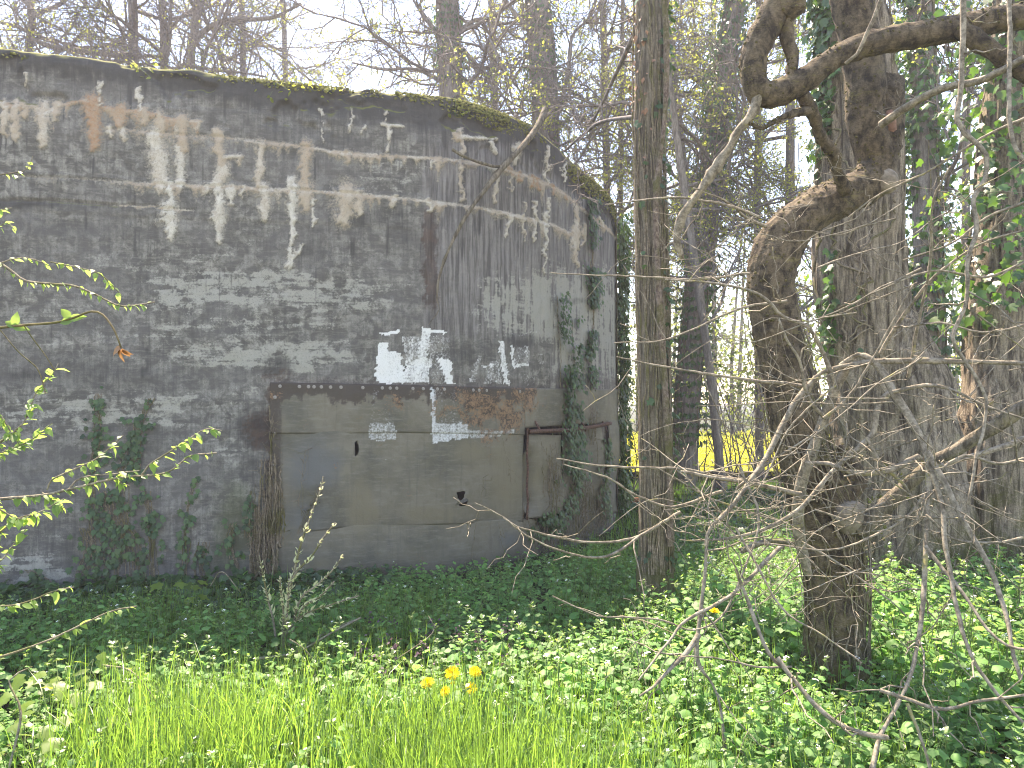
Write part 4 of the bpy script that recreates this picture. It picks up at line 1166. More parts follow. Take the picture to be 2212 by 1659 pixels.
# ------------------------------------------------------------------ trees right of the bunker
GR = "trees right of the bunker"
rD, pD, dD = wood_tree("thick ivy-clad trunk rising between the slim trunk and the cherry", [(1592, -20), (1560, 200), (1520, 500), (1490, 800), (1478, 1000)], 14.0, 56, 14, (3.2, 11), LIMB_LEAFY, GR, B_GREY, 61, sides=22, moss=.5)
ivy_on(pD, dD, 5200, (.7, 10), .095, "dense ivy on the thick trunk between slim trunk and cherry", (.0, .28), patch=.36, seed=3, stems=16)
rE, pE, dE = wood_tree("dark leaning trunk close behind the slim trunk", [(1422, -20), (1450, 150), (1470, 330), (1487, 470), (1492, 700), (1486, 960)], 15.2, 30, 8, (3.4, 9), LIMB_LEAFY, GR, B_GREY, 62)
rF, pF, dF = wood_tree("slender sapling trunk in front of the yellow field", [(1500, 560), (1520, 700), (1540, 850), (1555, 1010)], 12.5, 19, 9, (2.6, 8), LIMB_LEAFY, GR, B_GREY, 63, top=9)
rG, pG, dG = wood_tree("dark straight trunk behind the great furrowed trunk, on its right", [(1985, -20), (2000, 400), (2010, 800), (2015, 1000)], 10.0, 62, 10, (3, 9), LIMB_LEAFY, GR, B_GREY, 64, sides=18)
ivy_on(pG, dG, 3000, (1.2, 8), .075, "glossy ivy on the dark trunk right of the furrowed one", (.0, .25), tmpl=IVY, mat=L_IVYB, patch=.40, seed=4, stems=8)
k = 0
for vx, d, w, pool, lab in ((1345, 16, 12, LIMB_LEAFY, "thin leafy tree just behind the bunker's right edge"), (1640, 16, 18, LIMB_LEAFY, "thin leafy tree directly left of the mossy elbow limb"), (1710, 15, 24, LIMB_LEAFY, "ivied tree seen through the mossy limb's loop"), (1545, 33, 12, LIMB_LEAFY, "hazy leafy tree behind the thick ivy-clad trunk"),
                            (2090, 15, 20, LIMB_LEAFY, "thin leafy tree behind the top right limbs"), (2200, 12, 30, LIMB_LEAFY, "leafy tree at the far right edge"), (1440, 33, 12, LIMB_LEAFY, "farthest leafy tree behind the slim trunk"), (1930, 33, 12, LIMB_LEAFY, "far leafy tree hidden behind the furrowed trunk")):
    k += 1
    wood_tree(lab, [(vx, -20), (vx - 4, 500), (vx, 900)], d, w, 10, (3.0, 11), pool, "thin leafy trees right of the bunker", B_GREY, 70 + k, s=(.8, 1.35), top=13)
# ------------------------------------------------------------------ slim vine-wrapped trunk
def near_tree(name, label, keys, mat, sides, depth, freq, stretch, lump, seed, flare, moss, step=.03, lf=2.0, mtop=0.0, hgt=.9, cat="tree", group=None):
    """keys: (vx, vy, d, wV) from top to bottom; the lowest is run into the ground"""
    a = []
    for vx, vy, d, w in keys:
        p = P(vx, vy, d); a.append((p[0], p[1], p[2], w / VS / FPX * d / 2))
    lo = a[-1]
    g = float(ground_z(lo[0], lo[1]))
    if lo[2] > g - .1:
        a.append((lo[0] + .0, lo[1], g - .15, lo[3] * 1.06))
    s = catmull(a[::-1], step)
    root = thing(name, (lo[0], lo[1], g), label, cat, group)
    trunk_obj("trunk", s[:, :3], s[:, 3], mat, root, sides, depth, freq, stretch, lump, seed, flare, moss, mtop, hgt, lf)
    return root, s[:, :3], s[:, 3]


def cling_stems(label, path, rad, n, zr, seed, side=None, rr=(.003, .007), off=.01, name="dead_ivy"):
    root = thing(name, tuple(path[np.argmin(path[:, 2])]), label, "vine")
    rnd = np.random.default_rng(seed)
    mb = MB()
    for q in range(n):
        z0 = rnd.uniform(zr[0], zr[0] + .5 * (zr[1] - zr[0])) if rnd.random() < .6 else zr[0]
        z1 = rnd.uniform(z0 + .3, zr[1] + .1)
        sel = np.where((path[:, 2] > z0) & (path[:, 2] < z1))[0]
        if len(sel) < 6:
            continue
        sel = sel[::2]
        a = (rnd.uniform(0, 6.28) if side is None else rnd.normal(*side)) + np.cumsum(rnd.normal(0, .045, len(sel)))
        r = rnd.uniform(*rr)
        o = off + .012 * np.abs(np.cumsum(rnd.normal(0, .2, len(sel))))
        pts = path[sel] + np.stack([np.cos(a), np.sin(a), 0 * a], -1) * (rad[sel] + o)[:, None]
        tube(mb, pts, np.linspace(r, r * .6, len(pts)), 5)
        for w in range(int(len(pts) / 10)):
            i = int(rnd.integers(1, len(pts) - 1))
            dd = norm(pts[i] - path[sel[i]]) * .5 + np.array([0, 0, .4]) + rnd.normal(0, .6, 3)
            L = rnd.uniform(.04, .14)
            tube(mb, np.array([pts[i], pts[i] + norm(dd) * L * .5, pts[i] + norm(dd) * L + (0, 0, .01)]), (.002, .0018, .0012), 3)
    mb.build("stem", B_VINE, root)
    return root


rS, pS, dS = near_tree("tree", "slim straight trunk wrapped in dry vine stems beside the bunker corner",
                       [(1402, -160, 5.7, 62), (1405, 0, 5.7, 64), (1400, 300, 5.7, 62), (1405, 600, 5.7, 64), (1412, 900, 5.7, 66), (1415, 1150, 5.7, 71), (1416, 1310, 5.7, 80)], B_SLIM, 40, .008, 40, 9, .012, 3, .03, .8, hgt=1.0)
cling_stems("tangle of dry vine stems on the slim straight trunk", pS, dS, 46, (.3, 5.0), 4, side=(-1.5, 1.0), rr=(.003, .009))
mb = MB()
vp = wpath([(1448, 1180), (1447, 1050), (1440, 900), (1432, 760), (1425, 660), (1420, 560), (1418, 420), (1436, 250), (1440, 100), (1430, -60)], 5.54, 5.5, .05)
rv = thing("liana", tuple(vp[0]), "reddish flaking liana running up the right side of the slim trunk", "vine")
tube(mb, vp, np.linspace(.026, .018, len(vp)), 10, disp=bark_disp(.004, 60, 4, .006, 9, 2))
B_RED = barkmat("reddish_vine_bark", (0.09, 0.06, 0.048), (0.30, 0.23, 0.18), zs=.6, scale=50)
mb.build("stem", B_RED, rv)
ivy_on(pS, dS, 420, (.4, 5), .05, "sparse ivy leaves on the slim straight trunk", (.0, .05), tmpl=IVY, mat=L_IVY, patch=.5, stems=2, seed=12, side=(-.6, .8))
ivy_on(pS, dS, 150, (3.2, 5), .045, "withered orange-brown leaves on the slim trunk's upper left side", (.0, .05), mat=plain("withered_leaf", (0.24, 0.13, 0.075), .7, .3, .4), patch=.5, stems=1, seed=15, side=(3.4, .5))
# the bare limbs that leave the slim trunk's neighbourhood
extra_branch(rS, [(1400, 10), (1354, 109), (1303, 219), (1281, 262)], 5.9, .028, 81, 7, .5, B_FINE, d1=7.2)
extra_branch(rS, [(1398, 250), (1303, 262), (1263, 288), (1219, 327)], 5.9, .022, 82, 7, .5, B_FINE, d1=7.4)

# ------------------------------------------------------------------ great furrowed trunk
rP, pP, dP = near_tree("tree", "great furrowed trunk standing behind the crooked cherry",
                       [(1820, -160, 6.5, 140), (1832, 0, 6.5, 150), (1858, 300, 6.5, 165), (1858, 600, 6.5, 180), (1884, 800, 6.5, 185), (1908, 1000, 6.5, 205), (1922, 1150, 6.5, 235), (1936, 1290, 6.5, 285)], B_FURROW, 120, .045, 15, 8, .03, 7, .09, .55, step=.022, hgt=.7, mtop=.02)
rQ, pQ, dQ = near_tree("tree", "mossy leaning stump pressed against the great furrowed trunk",
                       [(1905, 560, 6.5, 40), (1930, 680, 6.35, 80), (1968, 780, 6.25, 104), (1990, 850, 6.2, 122), (2010, 1000, 6.15, 130), (2020, 1150, 6.1, 150), (2030, 1290, 6.1, 190)], B_FURROW, 70, .035, 16, 7, .07, 9, .08, .75, step=.025, hgt=1.0, mtop=.10, lf=4)
rR, pR, dR = near_tree("tree", "mossy broad trunk at the right edge beside the stump",
                       [(2215, -120, 6.6, 110), (2190, 200, 6.6, 110), (2165, 500, 6.6, 112), (2150, 800, 6.5, 118), (2140, 1000, 6.4, 126), (2145, 1150, 6.4, 135), (2150, 1300, 6.4, 160)], B_FURROW, 70, .03, 16, 8, .03, 10, .08, .6, step=.025, hgt=1.6, mtop=.08)
ivy_on(pR, dR, 1500, (2.2, 5.2), .075, "glossy ivy hanging from the broad trunk at the right edge", (.02, .55), tmpl=IVY, mat=L_IVYB, patch=.36, stems=8, seed=7)
ivy_on(pP, dP, 620, (2.0, 5.2), .065, "bright ivy leaves down the left side of the great furrowed trunk", (.0, .10), tmpl=IVY, mat=L_IVYB, patch=.35, stems=4, seed=8, side=(3.5, .35))
# moss tufts on the foot of the great trunk
mb = MB()
n = 1500
i = RNG.choice(np.where(pP[:, 2] < 1.1)[0], n); a = RNG.uniform(math.pi, 2 * math.pi, n)
o = np.stack([np.cos(a), np.sin(a), 0 * a], -1)
keep = fbm(np.cos(a) * 3, np.sin(a) * 3, pP[i, 2] * 1.5, 3) > .5
pos = (pP[i] + o * (dP[i] + .02)[:, None])[keep]
scatter(mb, dome, None, domet, pos, rand_dirs(len(pos)), o[keep] + rand_dirs(len(pos)) * .3, RNG.uniform(.006, .022, len(pos)))
tag(mb.build("moss_patch", M_MOSS, rP), kind="stuff")

# ------------------------------------------------------------------ crooked cherry
CH = [(1905, 180, 4.95, 86), (1906, 260, 4.92, 84), (1902, 330, 4.88, 80), (1880, 392, 4.84, 82), (1815, 425, 4.8, 84), (1745, 462, 4.75, 92), (1690, 520, 4.72, 100), (1664, 600, 4.7, 98), (1672, 680, 4.7, 100), (1695, 780, 4.7, 104), (1716, 880, 4.7, 104), (1738, 980, 4.7, 114), (1768, 1070, 4.7, 128), (1795, 1170, 4.7, 132), (1806, 1280, 4.7, 122), (1808, 1400, 4.7, 120), (1810, 1460, 4.7, 134)]
CHK = .9
CH = [(a, b, c * CHK, d) for a, b, c, d in CH]
rK, pK, dK = near_tree("cherry_tree", "crooked mossy cherry tree with bare drooping branches in the right foreground", CH, B_CHERRY, 72, .013, 30, 1.1, .026, 21, .035, .45, step=.016, lf=5, mtop=.22, hgt=.5)
TUFT.append((pK, dK, 1500))


def ch_limb(pl, d0, d1, w0, w1, seed, sides=24, moss=.34, name="branch", mat=None, depth=.010, lump=.012):
    path = wpath(pl, d0 * CHK, d1 * CHK, .025)
    w = np.interp(np.linspace(0, 1, len(path)), np.linspace(0, 1, len(w0)) if np.ndim(w0) else [0, 1], w0 if np.ndim(w0) else [w0, w1])
    rad = w / VS / FPX * path[:, 1] / 2 * (.84 if mat is B_TWIG else 1)
    mb = MB()
    if mat is None: TUFT.append((path, rad, int(len(path) * 7)))
    tube(mb, path, rad, sides, moss_col(path, sides, 0, moss, 1), disp=bark_disp(depth, 34, 1.3, lump, 7, seed))
    return mb.build(name, mat or B_CHERRY, rK), path, rad


ch_limb([(1900, 345), (1880, 300), (1868, 240), (1870, 170), (1858, 90), (1842, 20), (1830, -60), (1800, -350), (1830, -700), (1790, -1000)], 4.86, 4.75, [78, 84, 84, 80, 74, 70, 66, 56, 40, 18], 0, 22)
ch_limb([(2260, 30), (2212, 36), (2130, 46), (2072, 60), (1990, 74), (1908, 88), (1850, 104), (1798, 128), (1750, 165), (1706, 190), (1668, 205), (1640, 196), (1628, 165), (1630, 120), (1645, 80), (1667, 36), (1690, -10), (1700, -60), (1690, -260), (1740, -480), (1720, -760)], 4.15, 4.1, [60, 56, 52, 54, 54, 50, 50, 54, 56, 60, 66, 62, 54, 50, 52, 54, 54, 54, 46, 34, 16], 0, 23, lump=.014)
ch_limb([(1706, 175), (1712, 130), (1702, 90), (1700, 50), (1712, -30)], 4.12, 4.12, [26, 24, 24, 26, 24], 0, 24, 14)
ch_limb([(1690, -40), (1700, 0), (1705, 30)], 4.1, 4.1, [70, 74, 70], 0, 124, 20)
ch_limb([(2072, 62), (2120, 95), (2165, 125), (2240, 180)], 4.1, 4.0, [34, 34, 32, 30], 0, 25)
ch_limb([(1733, 200), (1751, 237), (1762, 262), (1775, 300), (1799, 330), (1810, 372), (1828, 415)], 4.15, 4.6, [26, 26, 24, 24, 28, 26, 30], 0, 26, 16, lump=.014)
ch_limb([(1748, 240), (1715, 245), (1689, 254), (1664, 270), (1642, 278), (1622, 266)], 4.18, 4.05, [20, 16, 14, 13, 12, 11], 0, 27, 12)
ch_limb([(1640, 205), (1622, 250), (1594, 284), (1575, 320), (1554, 350), (1530, 388), (1507, 420), (1485, 450), (1470, 475), (1462, 520), (1475, 560)], 4.1, 4.35, [30, 28, 24, 22, 22, 22, 22, 24, 22, 18, 14], 0, 28, 14, .2, mat=B_TWIG)
ch_limb([(1808, 1085), (1830, 1060), (1850, 1040), (1838, 1000), (1815, 965)], 4.62, 4.6, [60, 50, 40, 26, 18], 0, 29, 18)
LP = {}
for key, pl, d0, d1, w in (
        ("big", [(2250, 850), (2212, 880), (2160, 915), (2108, 945), (2060, 975), (2017, 998), (1960, 1048), (1908, 1098), (1880, 1128), (1850, 1140)], 4.0, 4.55, [30, 30, 30, 28, 27, 27, 30, 36, 44, 50]),
        ("flat", [(1732, 880), (1762, 815), (1790, 800), (1817, 792), (1855, 786), (1890, 781), (1981, 779), (2090, 781), (2240, 786)], 4.2, 3.7, [8, 11, 14, 16, 17, 17, 14, 12, 11]),
        ("bent", [(1815, 790), (1853, 766), (1880, 775), (1901, 795), (1916, 820), (1928, 845), (1944, 868), (1974, 919), (1995, 960), (2003, 1000), (2004, 1060), (2001, 1130), (1998, 1220), (1994, 1300), (1984, 1380), (1966, 1460), (1940, 1520), (1915, 1565), (1898, 1600), (1880, 1680)], 4.1, 3.1, [13, 16, 19, 22, 22, 20, 15, 13, 12, 11, 11, 13, 12, 12, 11, 11, 10, 10, 9, 9]),
        ("down", [(1926, 846), (1905, 862), (1893, 890), (1888, 930), (1871, 952), (1835, 985), (1799, 1018), (1755, 1069), (1720, 1105), (1653, 1142), (1580, 1162), (1500, 1168), (1469, 1166)], 4.1, 3.9, [16, 15, 14, 13, 12, 11, 11, 10, 9, 8, 7, 6, 4]),
        ("thick", [(1830, 790), (1822, 810), (1806, 835), (1780, 905), (1755, 974), (1733, 1036), (1724, 1109), (1729, 1167), (1745, 1240)], 4.15, 4.4, [22, 26, 27, 28, 28, 30, 28, 26, 22]),
        ("arc", [(1762, 815), (1722, 862), (1700, 900), (1655, 990), (1620, 1040), (1580, 1095), (1545, 1130), (1528, 1155), (1524, 1230), (1516, 1300), (1505, 1400), (1512, 1440), (1540, 1480), (1558, 1540), (1572, 1680)], 4.15, 3.5, [14, 15, 15, 14, 13, 12, 12, 10, 10, 10, 9, 9, 8, 7, 6]),
        ("sweep", [(2240, 935), (2180, 960), (2100, 985), (2050, 1000), (2017, 1010), (1998, 1000), (1985, 985)], 3.9, 3.8, [14, 14, 13, 12, 11, 10, 9]),
        ("sway", [(1985, 985), (1930, 1012), (1880, 1022), (1830, 1018), (1790, 1002), (1740, 1000)], 3.8, 3.8, [13, 14, 14, 13, 11, 8])):
    LP[key] = ch_limb(pl, d0, d1, w, 0, 200 + len(LP), 14 if key != "big" else 20, .16, mat=B_TWIG if key != "big" else B_SLIM, depth=.003, lump=.005)
# long bare twigs measured one by one
TW = [
    ([(1469, 1108), (1384, 1156), (1293, 1170), (1201, 1156), (1121, 1137), (1092, 1119), (1030, 1086)], 4.2, 3.7, 8, 2.5),
    ([(1384, 1156), (1340, 1188), (1293, 1205), (1238, 1199), (1147, 1166), (1085, 1124)], 4.1, 3.7, 7, 2.5),
    ([(1640, 1040), (1560, 1030), (1469, 1011), (1347, 1008), (1274, 1001), (1203, 990)], 4.2, 3.9, 9, 3),
    ([(1730, 1068), (1640, 1052), (1540, 1035), (1469, 1022)], 4.2, 3.9, 12, 6),
    ([(1560, 1060), (1469, 1093), (1420, 1090), (1365, 1064), (1311, 1031), (1220, 1002)], 4.2, 3.8, 8, 2.5),
    ([(1700, 1130), (1600, 1100), (1530, 1075), (1470, 1040), (1420, 1010)], 4.2, 4.0, 6, 2.5),
    ([(1735, 835), (1640, 822), (1560, 810), (1434, 787), (1330, 762)], 4.2, 3.9, 9, 3),
    ([(1700, 650), (1600, 665), (1480, 720), (1420, 740), (1325, 745)], 4.3, 4.0, 6, 2.5),
    ([(1620, 590), (1500, 600), (1380, 595), (1190, 586)], 4.3, 4.0, 6, 2.5),
    ([(1640, 470), (1560, 440), (1460, 425), (1380, 432), (1300, 440)], 4.4, 4.1, 7, 3),
    ([(1806, 840), (1780, 760), (1740, 700), (1690, 678), (1640, 630), (1560, 610), (1434, 602)], 4.1, 3.8, 10, 4),
    ([(1783, 905), (1755, 870), (1738, 830), (1728, 780), (1700, 730), (1684, 690)], 4.1, 3.9, 9, 5),
    ([(1901, 765), (1940, 700), (1985, 640), (2040, 585), (2120, 530), (2212, 500)], 4.0, 3.5, 9, 4),
    ([(1962, 815), (1972, 760), (1985, 690), (2000, 620), (2012, 540), (2022, 430), (2060, 360)], 4.0, 3.4, 8, 4),
    ([(2180, -20), (2175, 130), (2180, 290), (2212, 360)], 3.6, 3.4, 10, 9),
    ([(2080, -20), (2086, 150), (2076, 260), (2110, 300), (2140, 330), (2138, 380), (2112, 420), (2118, 490), (2100, 560), (2098, 640), (2066, 720), (2086, 760), (2125, 830), (2135, 880), (2110, 990), (2098, 1080)], 3.7, 3.4, 13, 6),
    ([(1910, -20), (1880, 60), (1855, 120), (1830, 140)], 3.8, 3.9, 9, 8),
    ([(2003, 974), (2050, 1060), (2090, 1140), (2140, 1230), (2175, 1330), (2195, 1420), (2212, 1470)], 3.6, 3.1, 14, 8),
    ([(2005, 1000), (2032, 1090), (2040, 1180), (2060, 1290), (2090, 1400), (2140, 1480), (2212, 1560)], 3.6, 3.1, 12, 7),
    ([(1998, 1180), (2050, 1250), (2090, 1300), (2130, 1360), (2180, 1400), (2230, 1410)], 3.5, 3.1, 9, 6),
    ([(1600, 1010), (1640, 1130), (1600, 1250), (1560, 1330), (1500, 1360), (1430, 1340), (1290, 1330), (1190, 1290)], 3.9, 3.4, 6, 3),
    ([(1510, 1370), (1480, 1410), (1440, 1450), (1410, 1480), (1380, 1500)], 3.5, 3.3, 14, 4),
    ([(1690, 1180), (1640, 1230), (1570, 1290), (1480, 1340), (1440, 1390), (1375, 1470)], 3.9, 3.3, 11, 4),
    ([(1590, 1140), (1650, 1250), (1700, 1330), (1780, 1380), (1860, 1440)], 3.7, 3.3, 6, 3),
    ([(1680, 1420), (1740, 1500), (1800, 1560), (1850, 1585), (1912, 1595)], 3.4, 3.1, 10, 12),
    ([(1590, 1230), (1630, 1330), (1660, 1400), (1690, 1430)], 3.6, 3.4, 8, 9),
    ([(1900, 1490), (1990, 1520), (2040, 1530), (2120, 1510), (2212, 1500)], 3.2, 3.0, 9, 6),
    ([(1960, 1520), (1990, 1600), (2010, 1680)], 3.1, 3.0, 8, 6),
    ([(2003, 1060), (1960, 1120), (1890, 1160), (1800, 1190), (1700, 1180), (1600, 1170)], 3.7, 3.6, 6, 3),
    ([(2212, 990), (2150, 1000), (2080, 985), (2003, 1036)], 3.8, 3.7, 7, 5),
    ([(2212, 1160), (2150, 1170), (2060, 1160), (2003, 1110)], 3.5, 3.6, 6, 5),
    ([(1710, 1440), (1640, 1440), (1560, 1420), (1480, 1410)], 3.4, 3.3, 5, 3),
    ([(1780, 905), (1840, 850), (1930, 700), (1980, 610)], 4.0, 3.8, 7, 4),
    ([(1870, 945), (1900, 1000), (1950, 1050), (1980, 1110), (2010, 1160)], 3.9, 3.8, 8, 5),
    ([(1928, 845), (2000, 830), (2050, 838), (2120, 870), (2212, 900)], 3.9, 3.6, 9, 4),
    ([(1730, 1170), (1800, 1210), (1900, 1280), (1960, 1330)], 3.9, 3.7, 6, 3),
    ([(1590, 1055), (1650, 1005), (1720, 960), (1760, 930)], 4.0, 4.0, 7, 4),
    ([(1655, 490), (1610, 470), (1575, 440), (1500, 410)], 4.6, 4.2, 8, 3),
    ([(1990, 580), (1900, 620), (1830, 660), (1760, 690)], 3.8, 3.8, 6, 3),
    ([(2230, 560), (2130, 600), (2010, 590), (1880, 640)], 3.7, 3.7, 7, 3),
    ([(2225, 700), (2120, 720), (2030, 700), (1960, 710)], 3.7, 3.8, 6, 3),
    ([(2225, 430), (2130, 470), (2060, 520), (1950, 560)], 3.6, 3.8, 7, 3),
    ([(2225, 250), (2120, 300), (2010, 370), (1900, 420), (1830, 470)], 3.5, 4.0, 7, 3),
    ([(2225, 120), (2130, 170), (2040, 190), (1990, 210), (1900, 270)], 3.9, 4.5, 16, 18),
]


def sub_twigs(mb, path, rad, rnd, dens, L=(.10, .42), lev=1):
    n = rnd.poisson(dens * np.linalg.norm(np.diff(path, axis=0), axis=1).sum())
    for _ in range(n):
        i = int(rnd.integers(1, len(path) - 1))
        t = norm(path[i + 1] - path[i - 1])
        s = norm(np.cross(t, rnd.normal(0, 1, 3)))
        l = rnd.uniform(*L) * (1 if lev else .6)
        d = norm(t * rnd.uniform(.1, 1.0) * (1 if rnd.random() < .8 else -1) + s + np.array([0, 0, -.15]))
        bend = rnd.normal(0, .25, 3) + np.array([0, 0, .2])
        m = 6
        f = np.linspace(0, 1, m)[:, None]
        pts = path[i] + d * l * f + bend * l * f ** 2 * .5 + np.vstack([np.zeros(3), rnd.normal(0, .008, (m - 1, 3))])
        r = min(rad[i] * .6, .0042) * np.linspace(1, .45, m)
        tube(mb, pts, np.maximum(r, .0014), 4, (.5, .15, rnd.random()))
        if lev:
            sub_twigs(mb, pts, r, rnd, dens * 1.3, L, 0)


rnd = np.random.default_rng(77)
for pl, d0, d1, w0, w1 in TW:
    path = wpath(pl, d0 * CHK, d1 * CHK, .035)
    path = path + np.cumsum(rnd.normal(0, .0016, path.shape), axis=0)
    rad = np.linspace(w0, w1, len(path)) / VS / FPX * path[:, 1] / 2
    mb = MB()
    tube(mb, path, rad, 7, (.5, .15, .5), disp=bark_disp(.0006, 90, 2, .0012, 20, int(w0 * 7)))
    sub_twigs(mb, path, rad, rnd, 3.4)
    mb.build("branch", B_TWIG, rK)
for key in LP:
    o, path, rad = LP[key]
    mb = MB()
    sub_twigs(mb, path, rad, rnd, 3.6, (.15, .6))
    if mb.n:
        tag(mb.build("twigs", B_TWIG, o), kind="stuff")
# many more thin drooping twigs in the tangle
for k in range(52):
    vx0 = rnd.uniform(1690, 2230); vy0 = rnd.uniform(420, 1250); d0 = rnd.uniform(3.1, 4.0)
    sgn = -1 if rnd.random() < .62 else 1
    L = rnd.uniform(180, 520); dr = rnd.normal(.15, .45)
    pl = [(vx0 + sgn * L * f + rnd.normal(0, 10), vy0 + dr * L * f + 60 * f * f * rnd.normal(.4, .8) + rnd.normal(0, 7)) for f in (0, .25, .5, .75, 1)]
    if pl[-1][0] < 1250: continue
    path = wpath(pl, d0, d0 - rnd.uniform(-.3, .5), .04)
    path = path + np.cumsum(rnd.normal(0, .002, path.shape), axis=0)
    path[:, 2] = np.maximum(path[:, 2], .12)
    rad = np.linspace(rnd.uniform(.002, .0045), .0012, len(path))
    mb = MB()
    tube(mb, path, rad, 5, (.5, .15, .5))
    sub_twigs(mb, path, rad, rnd, 3.2)
    mb.build("branch", B_TWIG, rK)
# moss cushions on the upper sides of the limbs
M_BMOSS = barkmat("brown_moss", (0.045, 0.04, 0.014), (0.15, 0.125, 0.05), zs=1, scale=60, bump=.3, dist=.004)
mb = MB()
for path, rad, n in TUFT:
    i = RNG.integers(0, len(path), n)
    o = norm(rand_dirs(n) * np.array([1, 1, .8]) + np.array([-.25, -.1, .45]))
    tg = norm(np.gradient(path, axis=0))[i]
    o = norm(o - tg * (o * tg).sum(1)[:, None])
    pos = path[i] + o * (rad[i] * 1.02)[:, None]
    k = fbm(pos[:, 0] * 9, pos[:, 1] * 9, pos[:, 2] * 9, 2) > .44
    scatter(mb, dome, None, domet, pos[k], rand_dirs(int(k.sum())), o[k], RNG.uniform(.003, .010, int(k.sum())))
tag(mb.build("moss_patch", M_BMOSS, rK), kind="stuff")
# sawn knot and the broken stub
def cut_face(vx, vy, d, wV, nrm, parent, seed):
    d = d * CHK; c = np.array(P(vx, vy, d)); r = wV / VS / FPX * d / 2
    nrm = norm(np.array(nrm)); mb = MB()
    pts = np.array([c - nrm * .07, c - nrm * .03, c, c + nrm * .012])
    tube(mb, pts, np.array([r * .9, r * 1.08, r * 1.05, r * .8]), 20, cap=True, disp=bark_disp(.004, 30, 1, .012, 8, seed))
    return mb.build("knot", M_CUT, parent)


M_CUT = plain("weathered_cut_wood", (0.20, 0.165, 0.125), .9, .2, .35, 25, .8)
cut_face(1922, 388, 4.74, 50, (.25, -1, .1), rK, 3)
cut_face(1846, 1122, 4.5, 72, (.5, -1, -.25), rK, 5)
M_RED = plain("bare_reddish_wood", (0.24, 0.135, 0.095), .9, .2, .3, 30, .6)
mb = MB()
mp = wpath([(1898, 250), (1902, 275), (1905, 300)], 4.4, 4.4, .02)
tube(mb, mp + np.array([.02, -.075, 0]), np.array([.02] + [.034] * (len(mp) - 2) + [.02]), 12, disp=bark_disp(.006, 40, 1, .012, 12, 3))
mb.build("bark_scar", M_RED, rK)
cling_stems("dead ivy stems clinging to the crooked cherry's trunk", pK, dK, 40, (.15, 2.2), 31, side=(-1.5, 1.1), rr=(.002, .006), off=.008)

# ------------------------------------------------------------------ broken branch hanging over the roof edge
fp = []
for (vx, vy, o) in ((1262, 285, .5), (1219, 325, .3), (1180, 240, .30), (1154, 243, .12), (1135, 277, .14), (1099, 324, .16), (1063, 365, .15), (1015, 434, .12), (986, 489, .10), (957, 554, .07), (942, 605, .05), (939, 650, .035), (944, 670, .03), (924, 702, .02)):
    if vx > 1170: continue
    a, nn_ = W([vx], [vy], [o + .02]); fp.append(tuple(a[0]))
path = catmull(fp, .04)
fb = thing("fallen_branch", tuple(path[-1]), "mossy broken branch hanging from the roof edge down the bunker wall", "branch")
mb = MB()
rad = np.interp(np.linspace(0, 1, len(path)), [0, .3, .6, .8, 1], [.034, .027, .020, .011, .006])
tube(mb, path, rad, 12, (.5, .35, .5), disp=bark_disp(.004, 40, 3, .006, 8, 6))
sub_twigs(mb, path, rad, rnd, 1.2, (.1, .4))
mb.build("stem", B_SLIM, fb)
a, _ = W([968, 997, 1044, 1062], [330, 350, 368, 366], [.10, .13, .16, .16])
mb = MB(); tube(mb, catmull(a[::-1], .04), .015, 8, (.5, .5, .5), disp=bark_disp(.003, 40, 3, .005, 8, 6)); mb.build("side_branch", B_SLIM, fb)
# ------------------------------------------------------------------ yellow field, far wood, undergrowth
M_RAPE = leafmat("rape_flower", (0.66, 0.61, 0.06), (0.74, 0.70, 0.10), (0.70, 0.66, 0.07), .7, .2, .35)
mb = MB()
n = 26000
x = RNG.uniform(-3, 26, n); y = 18.2 + 14.0 * RNG.random(n) ** 1.4
z = ground_z(x, y) + .62 - .5 * (RNG.random(n) ** 3) + .05 * RNG.normal(size=n)
front = y < 18.9
z = np.where(front, ground_z(x, y) + RNG.uniform(.12, .62, n), z)
scatter(mb, [(-.5, -.5, 0), (.5, -.5, .1), (.5, .5, 0), (-.5, .5, .1)], [(0, 1, 2, 3)], None, np.stack([x, y, z], -1), rand_dirs(n, -.3, .3), rand_dirs(n, -.2, 1), RNG.uniform(.05, .11, n))
tag(mb.build("rapeseed_field", M_RAPE), "bright yellow rapeseed field in flower beyond the tree trunks", "field", kind="stuff")
mb = MB()
v, q = grid_mesh(np.linspace(-4, 27, 30), np.linspace(18.2, 32.5, 20), lambda a, b: ground_z(a, b) + .30)
M_RAPELEAF = plain("rape_green", (0.16, 0.17, 0.03), .9, .1, .3, 4)
mb.add(v, q)
tag(mb.build("rapeseed_undergrowth", M_RAPELEAF), "green leaf layer under the yellow rapeseed flowers", "crop", kind="stuff")

mb, ml = MB(), MB()
n = 40000
x = RNG.uniform(-30, 46, n); hh = RNG.random(n) ** .8
top = 5.2 + 3.6 * vnoise(x / 3.5, 1.0 + 0 * x) + 1.5 * vnoise(x / 1.2, 4.0 + 0 * x)
z = -.4 + hh * top
y = RNG.uniform(34, 42, n)
k = fbm(x * .45, z * .6, y * .3, 3) + .34 * (1 - hh) ** 1.5 > .43
pos = np.stack([x, y, z], -1)[k]
scatter(ml, *KITE, pos, rand_dirs(len(pos)), rand_dirs(len(pos), 0, 1), RNG.uniform(.12, .34, len(pos)))
rnd = np.random.default_rng(5)
for i in range(110):
    x0, y0 = rnd.uniform(-26, 44), rnd.uniform(34, 42)
    pts = np.array([(x0, y0, -.6), (x0 + rnd.normal(0, .15), y0, 3), (x0 + rnd.normal(0, .4), y0, rnd.uniform(6, 10))])
    tube(ml, pts, (rnd.uniform(.08, .2), .09, .03), 5, mat=1)
